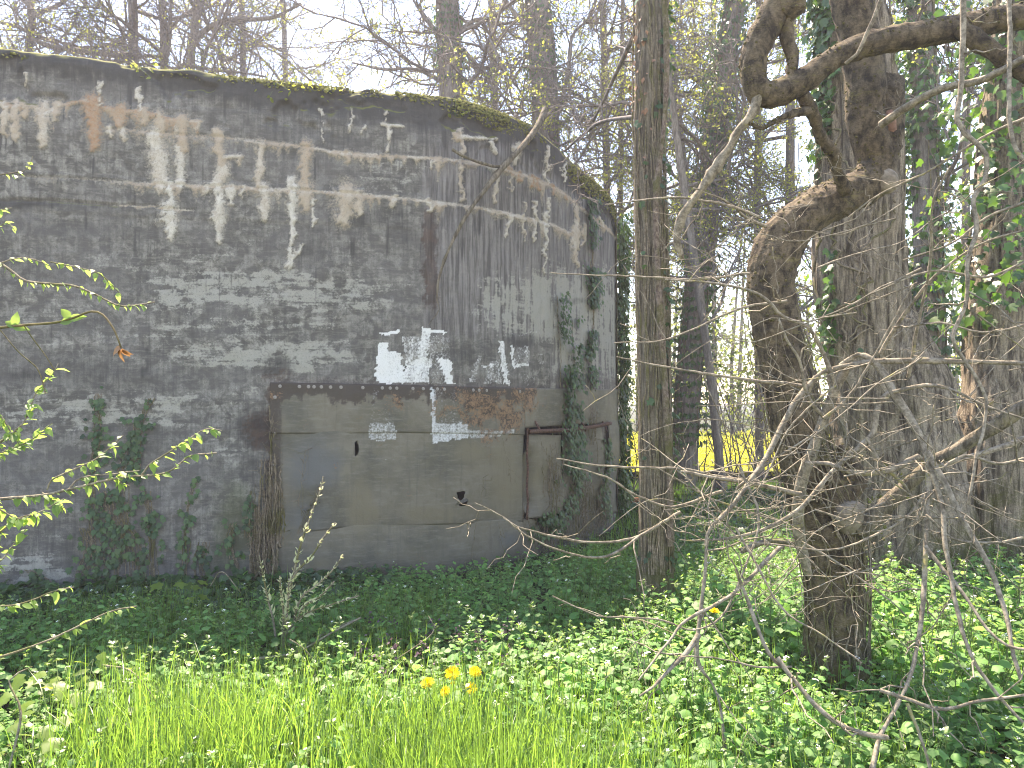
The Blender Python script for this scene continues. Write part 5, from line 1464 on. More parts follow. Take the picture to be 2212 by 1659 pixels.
tag(ml.build("far_wood", [L_FAR, B_GREY]), "hazy strip of spring woodland beyond the yellow field", "woodland", kind="stuff")


def bush_pool(n, seed, H, stems, keep, leafm, size):
    out = []
    for i in range(n):
        rnd = np.random.default_rng(seed + i)
        mb, lf = MB(), []
        for s in range(stems):
            a = rnd.uniform(0, 6.28)
            grow(mb, lf, (.15 * math.cos(a), .15 * math.sin(a), -.1), (math.cos(a) * .45, math.sin(a) * .45, 1), H * rnd.uniform(.6, 1.1), .012, 1, 3, rnd, .02, .12, (0, 6, 4), minr=.0032, klen=(.25, .55))
        w = mb.mesh("stems", B_FINE)
        ml = MB(); leaves_on(ml, [q for q in lf if q[0][2] > 1.0 + .5 * rnd.random() or rnd.random() < .12], keep, size)
        out.append((w, ml.mesh("leaves", leafm)))
    return out


BUSH = bush_pool(3, 400, 2.3, 5, 1.3, L_WOOD, .06)
BUSHG = bush_pool(2, 420, 2.0, 5, 1.6, L_SPRING, .05)


def put_bush(pool, x, y, s, label, rnd, group, name="shrub"):
    w, l = pool[int(rnd.integers(len(pool)))]
    root = thing(name, (x, y, float(ground_z(x, y))), label, "shrub", group)
    M = Matrix.Translation(root.location) @ Matrix.Rotation(rnd.uniform(0, 6.28), 4, 'Z') @ Matrix.Scale(s, 4)
    for nm_, me in (("stems", w), ("leaves", l)):
        o = bpy.data.objects.new(nm_, me); COL.objects.link(o); o.matrix_basis = M; adopt(o, root)


rnd = np.random.default_rng(9)
for vx, d, s, pool, lab in ((1340, 13.5, 1.1, BUSH, "twiggy shrub behind the bunker's right edge, in front of the yellow field"), (1450, 15.5, 1.2, BUSH, "twiggy shrub at the foot of the ivy-clad trunk's left side"), (1535, 16, 1.35, BUSH, "twiggy shrub beside the slender sapling"),
                            (1590, 15, 1.25, BUSHG, "leafy shrub right of the slender sapling"), (1640, 14, 1.25, BUSH, "twiggy shrub just left of the cherry trunk"), (1960, 13, 1.3, BUSHG, "leafy shrub right of the furrowed trunk"),
                            (2060, 14, 1.5, BUSH, "twiggy shrub between the stump and the right edge trunk"), (2130, 12, 1.5, BUSHG, "leafy shrub behind the right edge trunk"), (2230, 10, 1.4, BUSHG, "leafy shrub at the far right edge of the view"), (1610, 17, 1.7, BUSH, "tall thin shrub at the field edge right of the sapling")):
    p = P(vx, 1000, d)
    put_bush(pool, p[0], d, s, lab, rnd, "undergrowth shrubs by the field edge")

# ------------------------------------------------------------------ leaf and herb templates
def radial_leaf(n, fr, cup=.12, seedz=0.0):
    """fan leaf: fr(angle) gives the outline radius, petiole at the origin, blade towards +x"""
    th = np.linspace(-math.pi, math.pi, n, endpoint=False) + math.pi / n
    v = [(.5, 0, 0.02)]
    for a in th:
        r = fr(a)
        v.append((.5 + r * math.cos(a), r * math.sin(a), -cup * (r ** 2) * (1 + .3 * math.cos(3 * a)) + .05 * math.cos(n * .5 * a)))
    return v, None, [(0, 1 + i, 1 + (i + 1) % n) for i in range(n)]


HEART = radial_leaf(12, lambda a: (.50 + .10 * math.cos(a) + .05 * (1 if int((a + 9) * 12 / 6.283) % 2 else -1)) * (1 - .55 * math.exp(-((abs(a) - math.pi) / .35) ** 2)), .5)
HEART8 = radial_leaf(9, lambda a: (.50 + .12 * math.cos(a)) * (1 - .45 * math.exp(-((abs(a) - math.pi) / .4) ** 2)), .5)
MAPLE = radial_leaf(20, lambda a: (.30 + .32 * abs(math.cos(2.5 * a)) ** 1.2) * (1.15 if abs(a) < 2.2 else .7), .25)
_ov = [(0, 0, 0), (.12, .20, .01), (.35, .33, 0), (.62, .28, -.03), (.85, .12, -.09), (1.0, 0, -.16), (.85, -.12, -.09), (.62, -.28, -.03), (.35, -.33, 0), (.12, -.20, .01), (.25, 0, -.07), (.6, 0, -.09)]
OVATE = (_ov, None, [(0, 10, 1), (1, 10, 2), (2, 10, 11), (2, 11, 3), (3, 11, 4), (4, 11, 5), (5, 11, 6), (6, 11, 7), (7, 11, 8), (8, 11, 10), (8, 10, 9), (9, 10, 0)])
KITE6 = ([(0, 0, 0), (.35, .30, .04), (.75, .22, -.02), (1, 0, -.12), (.75, -.22, -.02), (.35, -.30, .04)], [(0, 1, 2, 5), (2, 3, 4, 5)], None)
L_HERB = leafmat("garlic_mustard_leaf", (0.090, 0.210, 0.055), (0.14, 0.26, 0.085), (0.22, 0.46, 0.10), .55, .3, .45)
L_HERBTOP = leafmat("young_herb_leaf", (0.095, 0.175, 0.045), (0.15, 0.225, 0.075), (0.28, 0.44, 0.08), .4, .5, .45)
L_GRASS = leafmat("grass_blade", (0.055, 0.125, 0.025), (0.10, 0.165, 0.04), (0.24, 0.42, 0.055), .35, .5, .48)
L_HAZEL = leafmat("hazel_leaf", (0.075, 0.145, 0.04), (0.13, 0.19, 0.06), (0.34, 0.50, 0.10), .5, .4, .48)
L_MAPLE = leafmat("maple_leaf", (0.06, 0.11, 0.02), (0.11, 0.16, 0.03), (0.30, 0.42, 0.04), .45, .4, .45)
M_PETAL = plain("white_petal", (0.80, 0.80, 0.76), .6, .3, .05, 20, .0)
M_STEM = plain("green_stem", (0.10, 0.15, 0.05), .6, .3, .25, 40, .1)


def herb_template(seed, H, nl, size, leaf, flower):
    """one upright herb: dictionaries of stem, leaf, top and flower geometry around the origin, height H"""
    rnd = np.random.default_rng(seed)
    out = {}
    s = MB()
    bend = rnd.normal(0, .06, 2)
    spine = np.array([(bend[0] * f * f, bend[1] * f * f, H * f) for f in np.linspace(0, 1, 5)])
    tube(s, spine, np.linspace(.0035, .002, 5), 3, cap=False)
    lm = MB(); tm = MB(); fm = MB()
    pos, xd, nd, sc = [], [], [], []
    for i in range(nl):
        f = .12 + .80 * (i + .5) / nl
        a = i * 2.4 + rnd.normal(0, .4)
        o = np.array([math.cos(a), math.sin(a), 0])
        q = np.array([np.interp(f * H, spine[:, 2], spine[:, j]) for j in range(3)])
        L = size * (1.25 - .75 * f) * rnd.uniform(.75, 1.2)
        pet = L * rnd.uniform(.5, 1.0) * (1.2 - .7 * f)
        e = q + o * pet + np.array([0, 0, pet * .45])
        tube(s, np.array([q, e]), (.0014, .0011), 3, cap=False)
        pos.append(e - o * .0); xd.append(o + np.array([0, 0, rnd.uniform(-.5, .1)])); nd.append(np.array([0, 0, 1]) + rnd.normal(0, .25, 3)); sc.append(L)
    scatter(lm, *leaf, pos, xd, nd, sc)
    tp = spine[-1]
    n = 7
    a = np.arange(n) * 2.4
    scatter(tm, *KITE6, np.tile(tp, (n, 1)) - np.stack([0 * a, 0 * a, .012 * (a % 3)], -1), np.stack([np.cos(a), np.sin(a), .7 + .5 * np.cos(a * 3)], -1), np.stack([-np.cos(a) * .5, -np.sin(a) * .5, np.ones(n)], -1), np.full(n, size * .42))
    if flower:
        n = 6
        d = rand_dirs(n, .2, 1) * np.array([.010, .010, .008])
        scatter(fm, [(-.5, 0, 0), (0, .5, .2), (.5, 0, 0), (0, -.5, .2)], [(0, 1, 2, 3)], None, tp + d + (0, 0, .008), rand_dirs(n, -.1, .1), rand_dirs(n, .6, 1), np.full(n, .0075))
    for k, m in (("stem", s), ("leaf", lm), ("top", tm), ("flower", fm)):
        out[k] = (np.vstack(m.v), np.vstack(m.q) if m.q else None, np.vstack(m.t) if m.t else None) if m.n else None
    return out


HERBS = [herb_template(500 + i, [.42, .36, .30, .24, .40, .33][i], [10, 9, 9, 7, 9, 7][i], [.074, .068, .072, .068, .078, .070][i], HEART if i < 3 else HEART8, i == 0) for i in range(6)]
GV = lambda x, y: sheet(x, y, np.zeros_like(x))


def front_of_wall(x, y):
    """metres in front of the wall (negative = inside)"""
    wy = np.interp(x, DENSE[:I_SIL, 0], DENSE[:I_SIL, 1])
    return np.where(x < 1.25, wy - y, 3.0)


def mass(name, N, xr, yr, dens, hs, label, cat, seedz, variants=(0, 1, 2, 3, 4, 5), hfun=None):
    x = RNG.uniform(*xr, N); y = yr[0] + (yr[1] - yr[0]) * RNG.random(N)
    k = RNG.random(N) < dens(x, y)
    x, y = x[k], y[k]
    z = ground_z(x, y)
    sc = RNG.uniform(*hs, len(x)) * (hfun(x, y) if hfun else 1)
    mb = MB()
    var = RNG.integers(0, len(variants), len(x))
    for vi, hv in enumerate(variants):
        s = np.where(var == vi)[0]
        if not len(s):
            continue
        a = RNG.uniform(0, 6.28, len(s))
        xd = np.stack([np.cos(a), np.sin(a), RNG.normal(0, .08, len(s))], -1)
        nd = np.stack([RNG.normal(0, .14, len(s)), RNG.normal(0, .14, len(s)), np.ones(len(s))], -1)
        ps = np.stack([x[s], y[s], z[s] - .02], -1)
        tn = RNG.random(len(s))
        for mi, key in enumerate(("leaf", "top", "stem", "flower")):
            if HERBS[hv][key] is not None:
                scatter(mb, *HERBS[hv][key], ps, xd, nd, sc[s], tn, mat=mi)
    return tag(mb.build(name, [L_HERB, L_HERBTOP, M_STEM, M_PETAL]), label, cat, kind="stuff")


def grass_edge(x, y):
    """1 inside the long grass in front, 0 outside"""
    e = 3.50 + .25 * (fbm(x * 1.3, 5.0 + 0 * x, 0, 2) - .5) * 2
    return sstep(e + .35, e - .25, y) * sstep(-2.05, -1.35, x + .25 * (y - 3)) * sstep(1.15, .2, x + (y - 2.8) * .55) * (.35 + .65 * sstep(.36, .5, fbm(x * 2.5, y * 2.5, 33, 3)))


trunk_xy = np.array([[q[0][0], q[0][1], r] for q, r in ((pK, .17), (pS, .17), (pP, .45), (pQ, .25), (pR, .25))])


def clear(x, y):
    ok = np.ones(x.shape)
    for tx, ty, r in trunk_xy:
        ok = ok * (np.hypot(x - tx, y - ty) > r)
    return ok


def herb_d(x, y):
    fw = front_of_wall(x, y)
    d = 1 - .93 * grass_edge(x, y)
    left_iv = sstep(.95, .55, fw) * sstep(-1.0, -1.6, x)
    d = d * (1 - .96 * left_iv) * sstep(.03, .12, fw) * (.45 + .9 * fbm(x * 1.2, y * 1.2, 9, 3))
    d = d * (1 - .9 * sstep(7.3, 8.6, y + .6 * (fbm(x, y, 2, 2) - .5)))
    return d * clear(x, y)


def herb_h(x, y):
    fw = front_of_wall(x, y)
    h = .44 + .36 * sstep(.3, 1.7, fw) * (1 - .35 * sstep(-1.0, -.2, x) * sstep(.9, .2, x) * sstep(2.2, 1.2, fw)) + .38 * sstep(.7, 1.5, x) * sstep(6.3, 4.6, y) * (1 - .85 * sstep(.95, 1.15, x) * sstep(2.2, 1.9, x) * sstep(4.6, 4.2, y)) - .22 * sstep(.95, 1.15, x) * sstep(2.0, 1.8, x) * sstep(3.3, 3.6, y) * sstep(4.5, 4.2, y) + .25 * (fbm(x * 1.5, y * 1.5, 3, 2) - .5)
    return h * (1 - .25 * sstep(6, 8, y))


mass("herb_layer", 9600, (-4.6, 5.6), (2.5, 9.0), herb_d, (.7, 1.2), "mass of garlic mustard and nettle-like herbs covering the ground below the bunker", "undergrowth", 1, hfun=herb_h)
# low leaves that close the gaps
mb = MB()
n = 13000
x = RNG.uniform(-4.6, 5.6, n); y = RNG.uniform(2.4, 9.5, n)
k = RNG.random(n) < (.15 + .85 * herb_d(x, y)) * sstep(.02, .1, front_of_wall(x, y)) * clear(x, y)
x, y = x[k], y[k]; n = len(x)
scatter(mb, *HEART8, np.stack([x, y, ground_z(x, y) + RNG.uniform(.02, .15, n)], -1), rand_dirs(n, -.3, .2), rand_dirs(n, .6, 1), RNG.uniform(.03, .065, n))
tag(mb.build("low_leaves", L_HERB), "low leaves filling the gaps under the taller herbs", "ground cover", kind="stuff")

# ------------------------------------------------------------------ ivy carpet, leaf litter
def carpet(N, xr, yr, dens, size, mat, tmpl, zr, label, name="ivy_carpet", cat="ground cover"):
    x = RNG.uniform(*xr, N); y = RNG.uniform(*yr, N)
    k = RNG.random(N) < dens(x, y)
    x, y = x[k], y[k]; n = len(x)
    mb = MB()
    scatter(mb, *tmpl, np.stack([x, y, ground_z(x, y) + RNG.uniform(*zr, n)], -1), rand_dirs(n, -.5, .2), rand_dirs(n, .5, 1) - np.array([0, .35, 0]), RNG.uniform(.6, 1.25, n) * size)
    return tag(mb.build(name, mat), label, cat, kind="stuff")


carpet(9000, (-5, -.6), (4.9, 7.0), lambda x, y: sstep(.02, .05, front_of_wall(x, y)) * sstep(1.15, .7, front_of_wall(x, y) + .3 * (fbm(x * 2, y * 2, 4, 2) - .5)) * sstep(-.9, -1.5, x), .062, L_IVY, IVY, (.02, .14), "dark ivy carpet along the foot of the wall")
carpet(7000, (.8, 5.2), (6.6, 13.0), lambda x, y: (front_of_wall(x, y) > .05) * sstep(.45, .55, fbm(x * .8, y * .8, 6, 3) + .08), .07, L_IVY, IVY, (.02, .12), "dark ivy carpet under the trees right of the bunker")
M_LITTER = leafmat("dead_leaf", (0.10, 0.06, 0.035), (0.20, 0.13, 0.075), (0.14, 0.08, 0.03), .7, .2, .15)
carpet(2600, (-5, 5.5), (4.2, 16), lambda x, y: (front_of_wall(x, y) > .03) * (.2 + .8 * sstep(.45, .6, fbm(x * 1.5, y * 1.5, 8, 3))), .05, M_LITTER, OVATE, (.01, .06), "scattered dead brown leaves on the ground", "leaf_litter", "leaf litter")

# ------------------------------------------------------------------ grass
def grass(name, N, xr, yr, dens, hr, wr, label, rows=5, lean=.0):
    x = RNG.uniform(*xr, N); y = RNG.uniform(*yr, N)
    k = RNG.random(N) < dens(x, y)
    x, y = x[k], y[k]; n = len(x)
    h = RNG.uniform(*hr, n) * (.7 + .6 * fbm(x * 2.2, y * 2.2, 3, 2)); w = RNG.uniform(*wr, n)
    a = RNG.uniform(0, 6.28, n); b = RNG.gamma(2.0, .18, n)
    f = np.linspace(0, 1, rows)
    bd = np.clip(b, 0, 1.3)[:, None] * f[None] ** 2.2
    out = h[:, None] * bd * .75
    up = h[:, None] * (f[None] - .42 * np.clip(b, 0, 1.3)[:, None] * f[None] ** 3)
    cx, cy = np.cos(a), np.sin(a)
    px = x[:, None] + cx[:, None] * out + RNG.normal(0, .03, n)[:, None] * f
    py = y[:, None] + cy[:, None] * out + RNG.normal(0, .03, n)[:, None] * f
    pz = ground_z(x, y)[:, None] + up
    tw = a[:, None] + math.pi / 2 + RNG.normal(0, .5, n)[:, None] * f
    ww = w[:, None] * (1 - f[None] ** 1.8 * .96) * .5
    v = np.stack([np.stack([px - np.cos(tw) * ww, py - np.sin(tw) * ww, pz], -1), np.stack([px + np.cos(tw) * ww, py + np.sin(tw) * ww, pz], -1)], 2)
    v = v.reshape(-1, 3)
    i = np.arange(n)[:, None] * rows * 2 + np.arange(rows - 1)[None] * 2
    q = np.stack([i, i + 1, i + 3, i + 2], -1).reshape(-1, 4)
    c = np.stack([np.repeat(RNG.random(n), rows * 2), np.zeros(n * rows * 2), np.repeat(RNG.random(n), rows * 2)], -1)
    mb = MB(); mb.add(v, q, None, c)
    return tag(mb.build(name, L_GRASS), label, "grass", kind="stuff")


grass("long_grass", 26000, (-2.4, 1.4), (2.1, 3.9), lambda x, y: grass_edge(x, y) * (.35 + .9 * fbm(x * 3, y * 3, 1, 2)), (.24, .54), (.0035, .0085), "sunlit long grass in the front of the picture")
grass("mixed_grass", 32000, (-3.4, 5.4), (2.4, 7.5), lambda x, y: (1 - grass_edge(x, y)) * sstep(.3, .6, front_of_wall(x, y)) * clear(x, y) * sstep(.47, .62, fbm(x * 1.3, y * 1.3, 13, 3) + .10 * sstep(1.0, .4, np.abs(x - .9)) + .16 * sstep(2.2, 2.7, x) * sstep(3.6, 3.0, y)), (.18, .36), (.003, .007), "thin grass growing between the herbs")
grass("woodland_grass", 15000, (.8, 7), (7.5, 17.8), lambda x, y: sstep(.42, .6, fbm(x * .7, y * .7, 17, 3)) * (front_of_wall(x, y) > .2), (.10, .24), (.006, .012), "short sunlit grass on the woodland floor before the field", 4)
# ------------------------------------------------------------------ ivy on the wall
def wall_ivy(label, strands, n, size, mat, seed, stem_n=6, off=(.008, .05), tmpl=IVY):
    """strands: (points on the wall, width) ; leaves scattered around each"""
    rnd = np.random.default_rng(seed)
    tot = sum(sum(math.hypot(s[0][i + 1][0] - s[0][i][0], s[0][i + 1][1] - s[0][i][1]) for i in range(len(s[0]) - 1)) * s[1] ** .6 for s in strands)
    b = strands[0][0][-1]
    p0, _ = W([b[0]], [b[1]])
    root = thing("ivy", (p0[0][0], p0[0][1] - .02, 0.0), label, "ivy")
    ml, ms = MB(), MB()
    for pts, wd in strands:
        c = catmull([(a, b, 0) for a, b in pts], 3.0)
        L = len(c) * 3.0
        m = int(n * L * wd ** .6 / tot)
        i = rnd.integers(0, len(c), m)
        vx = c[i, 0] + rnd.normal(0, wd * .5, m); vy = c[i, 1] + rnd.normal(0, 5, m)
        k = (vnoise(vx / 22 + seed, vy / 26) > .30) & (vx < 1330)
        vx, vy = vx[k], vy[k]
        pos, nn = W(vx, vy, rnd.uniform(off[0], off[1], len(vx)))
        pos[:, 2] = np.maximum(pos[:, 2], .02)
        nv = len(vx)
        tang = np.stack([-nn[:, 1], nn[:, 0], 0 * nn[:, 0]], -1)
        xd = np.array([0, 0, -1.0]) + tang * rnd.normal(0, .6, nv)[:, None] + nn * rnd.uniform(.0, .5, nv)[:, None]
        scatter(ml, *tmpl, pos, xd, nn + rnd.normal(0, .25, (nv, 3)) + np.array([0, 0, .35]), rnd.uniform(.55, 1.25, nv) * size)
        for s in range(max(1, int(stem_n * wd / 30))):
            sx = c[:, 0] + rnd.normal(0, wd * .25) + np.cumsum(rnd.normal(0, .5, len(c)))
            sp, _ = W(np.minimum(sx, 1328), c[:, 1], .012)
            tube(ms, sp, .0035, 4, cap=False)
    ml.build("leaves", mat, root)
    ms.build("stem", B_VINE, root)
    return root


wall_ivy("dark ivy patch climbing the left part of the wall behind the leafy branch", [
    ([(215, 850), (214, 900), (212, 950), (205, 1000), (200, 1060), (205, 1130), (215, 1200), (230, 1290)], 26), ([(300, 905), (285, 960), (270, 1010), (265, 1060), (262, 1130), (250, 1200), (240, 1290)], 30),
    ([(330, 860), (310, 900), (300, 950), (298, 1000), (290, 1040)], 16), ([(315, 1060), (325, 1110), (330, 1170), (335, 1230), (330, 1290)], 34), ([(425, 1030), (410, 1080), (400, 1120), (395, 1180), (390, 1290)], 16), ([(180, 1140), (190, 1190), (170, 1250), (175, 1300)], 34),
    ([(240, 1060), (250, 1120), (290, 1180), (300, 1260)], 60), ([(280, 1240), (400, 1270), (560, 1270)], 30), ([(500, 1130), (495, 1180), (510, 1230), (520, 1290)], 26), ([(545, 1060), (540, 1110), (535, 1160)], 14), ([(590, 1190), (595, 1240), (590, 1290)], 16), ([(60, 1230), (110, 1260), (150, 1290)], 24), ([(150, 1280), (350, 1290), (600, 1300)], 40), ([(440, 1170), (430, 1230), (450, 1290)], 40)], 1600, .043, leafmat("wall_ivy_leaf", (0.020, 0.050, 0.017), (0.055, 0.105, 0.033), (0.10, 0.21, 0.04), .45, .4, .25), 3)
wall_ivy("ivy strand hanging over the pipe rail and the hatch", [
    ([(1205, 640), (1210, 720), (1216, 790), (1218, 850), (1220, 905)], 8), ([(1235, 690), (1236, 760), (1238, 840), (1236, 910)], 7), ([(1222, 900), (1220, 960), (1222, 1020), (1212, 1080), (1195, 1120), (1175, 1150)], 24), ([(1232, 940), (1240, 1000), (1225, 1050)], 24), ([(1190, 1110), (1160, 1130), (1150, 1160)], 22), ([(1225, 800), (1225, 880)], 12)], 2100, .041, L_IVY, 5, off=(.03, .14))
wall_ivy("thin ivy strand falling from the roof near the bunker's right edge", [([(1272, 420), (1275, 520), (1273, 600), (1277, 690), (1270, 760), (1274, 830)], 10), ([(1300, 940), (1305, 1000), (1298, 1060), (1305, 1120)], 12), ([(1276, 560), (1280, 660)], 13)], 1300, .048, L_IVY, 6, off=(.02, .09))
# ivy along the right edge of the bunker
root = thing("ivy", (1.42, 9.9, 0), "ivy curtain covering the right edge of the bunker from roof to ground", "ivy")
mb, ms = MB(), MB()
n = 3400
si = RNG.integers(I_SIL - 45, min(I_SIL + 130, len(DENSE) - 1), n)
zz = RNG.uniform(.0, 3.98, n)
k = (fbm(S_ALL[si] * 1.5, zz * 1.2, 5, 3) > .30) | (zz > 2.6)
k &= (si > I_SIL - 18 - 10 * vnoise(zz * 3, 2 + 0 * zz))
si, zz = si[k], zz[k]; n = len(si)
nn_ = np.stack([NRM[si, 0], NRM[si, 1], 0 * zz], -1)
pos = np.stack([DENSE[si, 0], DENSE[si, 1], zz], -1) + nn_ * (RNG.uniform(.02, .16, n) + .10 * fbm(zz * 2, S_ALL[si] * 2, 3, 2))[:, None]
scatter(mb, *IVY, pos, np.array([0, 0, -1.0]) + rand_dirs(n) * .6 + nn_ * .2, nn_ + rand_dirs(n) * .5 + np.array([0, 0, .3]), RNG.uniform(.6, 1.25, n) * .07)
mb.build("leaves", L_IVY, root)
for i in range(12):
    z_ = np.linspace(0, 3.9, 40)
    s0 = int(I_SIL - 10 + RNG.integers(-10, 60)); ss_ = np.clip((s0 + np.cumsum(RNG.normal(0, 1.2, 40))).astype(int), 0, len(DENSE) - 1)
    tube(ms, np.stack([DENSE[ss_, 0] + NRM[ss_, 0] * .02, DENSE[ss_, 1] + NRM[ss_, 1] * .02, z_], -1), .006, 4)
ms.build("stem", B_VINE, root)


def root_web(label, cols_, n, rr, seed, off=.015, cat="vine", leafy=0):
    rnd = np.random.default_rng(seed)
    p0, _ = W([cols_[0][0]], [cols_[0][2]])
    root = thing("dry_vine", (p0[0][0], p0[0][1], 0), label, cat)
    mb = MB()
    for _ in range(n):
        c = cols_[int(rnd.integers(len(cols_)))]
        y0 = c[1] + rnd.uniform(0, .35) * (c[2] - c[1]); y1 = c[2] - rnd.uniform(0, .3) * (c[2] - c[1]) * (rnd.random() < .4)
        m = max(6, int((y1 - y0) / 6))
        vy = np.linspace(y0, y1, m); vx = c[0] + rnd.normal(0, c[3] * .5) + np.cumsum(rnd.normal(0, 1.1, m)) + (c[4] if len(c) > 4 else 0) * np.linspace(0, 1, m)
        p, nn = W(np.clip(vx, 100, 1330), vy, off + np.abs(np.cumsum(rnd.normal(0, .006, m))))
        r = rnd.uniform(*rr)
        tube(mb, p, np.linspace(r * .6, r, m), 4)
        for q in range(int(m / 4)):
            i = int(rnd.integers(0, m - 1))
            tube(mb, np.array([p[i], p[i] + rnd.normal(0, .03, 3) + nn[i] * .02, p[i] + rnd.normal(0, .05, 3) + nn[i] * .03]), (.0018, .0016, .001), 3)
    tag(mb.build("stem", B_VINE, root), kind="stuff")


root_web("brown ivy stems bunched at the left edge of the metal cover", [(553, 1040, 1290, 8), (570, 960, 1290, 10), (586, 850, 1290, 6), (560, 1080, 1290, 18), (606, 1000, 1180, 8)], 40, (.004, .012), 3)
root_web("grey tangle of dry stems below the hatch", [(1185, 950, 1120, 26), (1240, 1000, 1160, 22), (1265, 1010, 1150, 20), (1200, 1060, 1180, 40), (1290, 1050, 1140, 20), (1175, 1120, 1200, 30)], 110, (.0015, .005), 4, off=.05)
root_web("thin dry climber with curled leaves on the right end of the metal cover", [(1277, 840, 1000, 5), (1270, 850, 960, 4)], 7, (.002, .004), 5, off=.05)
root_web("thin climber shoots creeping over the metal cover", [(1030, 900, 1300, 8, -30), (665, 930, 1110, 4, -12), (690, 1040, 1150, 8, -40), (1070, 1080, 1240, 4, 6), (1125, 1080, 1230, 6), (1080, 940, 1040, 4, 14)], 12, (.0014, .0026), 6, off=.05)
# seedlings on the roof edge
for vx, vy, lab in ((600, 196, "yellow-green seedling drooping from the middle of the roof edge"), (648, 180, "grass tuft on the roof edge right of the drooping seedling"), (712, 190, "small seedling on the roof edge above the boards' left end"), (985, 238, "yellow-green seedling on the roof edge below the ivy-wrapped trunk"), (300, 148, "tiny seedling on the roof edge below the three trunks")):
    a, nn = W([vx], [vy], [-.02])
    root = thing("seedling", tuple(a[0]), lab, "plant")
    mb = MB(); n = 26
    pos = a[0] + RNG.normal(0, 1, (n, 3)) * np.array([.07, .04, .05])
    scatter(mb, *OVATE, pos, rand_dirs(n, -.9, .4), rand_dirs(n, .2, 1), RNG.uniform(.025, .05, n))
    mb.build("leaves", L_SPRING, root)
    mb = MB()
    for i in range(6):
        tube(mb, np.array([a[0] - (0, -.04, .03), a[0] + RNG.normal(0, .04, 3) + (0, 0, .03), pos[i]]), (.003, .002, .0015), 4)
    mb.build("stem", M_STEM, root)

# ------------------------------------------------------------------ hazel shrub entering from the left
def leaf_mesh(name, tmpl, mat, seed, curl):
    mb = MB()
    v = np.array(tmpl[0], float)
    v[:, 2] -= curl * v[:, 0] ** 2
    v[:, 2] += .02 * np.random.default_rng(seed).normal(size=len(v))
    t_ = np.random.default_rng(seed).random()
    mb.add(v, None, tmpl[2], (t_, 0, .35 + .5 * t_))
    return mb.mesh(name, mat)


HZ = [leaf_mesh("leaf", OVATE, L_HAZEL, 60 + i, .1 + .12 * i) for i in range(5)]


def put_leaf(meshes, parent, p, xd, nd, s, rnd):
    xd = Vector(xd).normalized(); nd = Vector(nd)
    yd = nd.cross(xd)
    if yd.length < 1e-4: yd = Vector((1, 0, 0)).cross(xd)
    yd.normalize(); zd = xd.cross(yd)
    M = Matrix((xd, yd, zd)).transposed().to_4x4() @ Matrix.Scale(s, 4)
    M.translation = Vector(p)
    o = bpy.data.objects.new("leaf", meshes[int(rnd.integers(len(meshes)))]); COL.objects.link(o)
    o.matrix_basis = M
    adopt(o, parent)


hz = thing("hazel_shrub", (-2.9, 3.3, 0), "hazel shrub reaching in from the left with drooping fresh green leaves", "shrub")
rnd = np.random.default_rng(21)
SPR = [
    ([(-180, 470), (-60, 540), (0, 569), (22, 584), (55, 606), (109, 613), (160, 617), (204, 635), (252, 657), (292, 657), (335, 650)], 3.3, 8, 3, .3, 26, .032),
    ([(109, 566), (139, 573), (175, 580), (219, 596), (262, 640)], 3.3, 3, 2, .1, 13, .034),
    ([(-60, 590), (30, 560), (75, 562), (110, 576)], 3.3, 4, 2, .2, 6, .028),
    ([(-120, 1085), (0, 1076), (91, 1069), (139, 1058), (190, 1047), (262, 1030), (350, 1023), (386, 1007), (412, 985), (437, 981), (470, 978)], 3.1, 8, 3, .2, 24, .040),
    ([(306, 1025), (328, 1000), (365, 978), (412, 948), (448, 927), (481, 932)], 3.1, 4, 2, .15, 15, .040),
    ([(102, 1058), (113, 1036), (157, 1014), (204, 992), (237, 967), (270, 938)], 3.12, 4, 2, .15, 12, .040),
    ([(150, 1055), (175, 1032), (250, 1022), (300, 1015)], 3.1, 4, 2, .2, 6, .038),
    ([(-80, 1000), (0, 956), (36, 927), (55, 905), (80, 843), (109, 814), (124, 788)], 3.0, 6, 2, .2, 16, .042),
    ([(-80, 1010), (0, 981), (36, 967), (73, 948), (98, 927), (113, 916)], 3.0, 5, 2, .2, 18, .042),
    ([(-80, 1060), (0, 1100), (40, 1120), (90, 1100), (135, 1075)], 2.95, 5, 2, .0, 14, .044),
    ([(-80, 1200), (0, 1150), (40, 1120), (80, 1110)], 2.95, 5, 2, .0, 14, .044),
    ([(-80, 1270), (0, 1215), (30, 1180), (60, 1140)], 2.95, 5, 2, .0, 12, .044),
    ([(-80, 1300), (0, 1310), (60, 1300), (120, 1275), (160, 1268)], 2.95, 5, 2, .0, 12, .040),
    ([(-60, 1440), (60, 1400), (180, 1345), (240, 1318), (290, 1308)], 3.0, 6, 3, .4, 14, .040),
    ([(-80, 860), (-20, 875), (0, 890), (25, 930), (45, 960)], 3.0, 5, 2, .0, 10, .042),
    ([(-60, 470), (0, 455), (25, 450)], 3.2, 4, 2, .2, 4, .03), ([(-60, 385), (0, 378), (55, 368), (70, 340)], 3.0, 4, 2, .5, 3, .034), ([(-40, 520), (10, 480), (30, 500)], 3.2, 3, 2, .2, 5, .028),
    ([(90, 1063), (120, 1085), (143, 1100)], 3.1, 3, 2, .3, 5, .042), ([(255, 1030), (262, 1046), (280, 1050)], 3.1, 3, 2, .3, 5, .036),
]
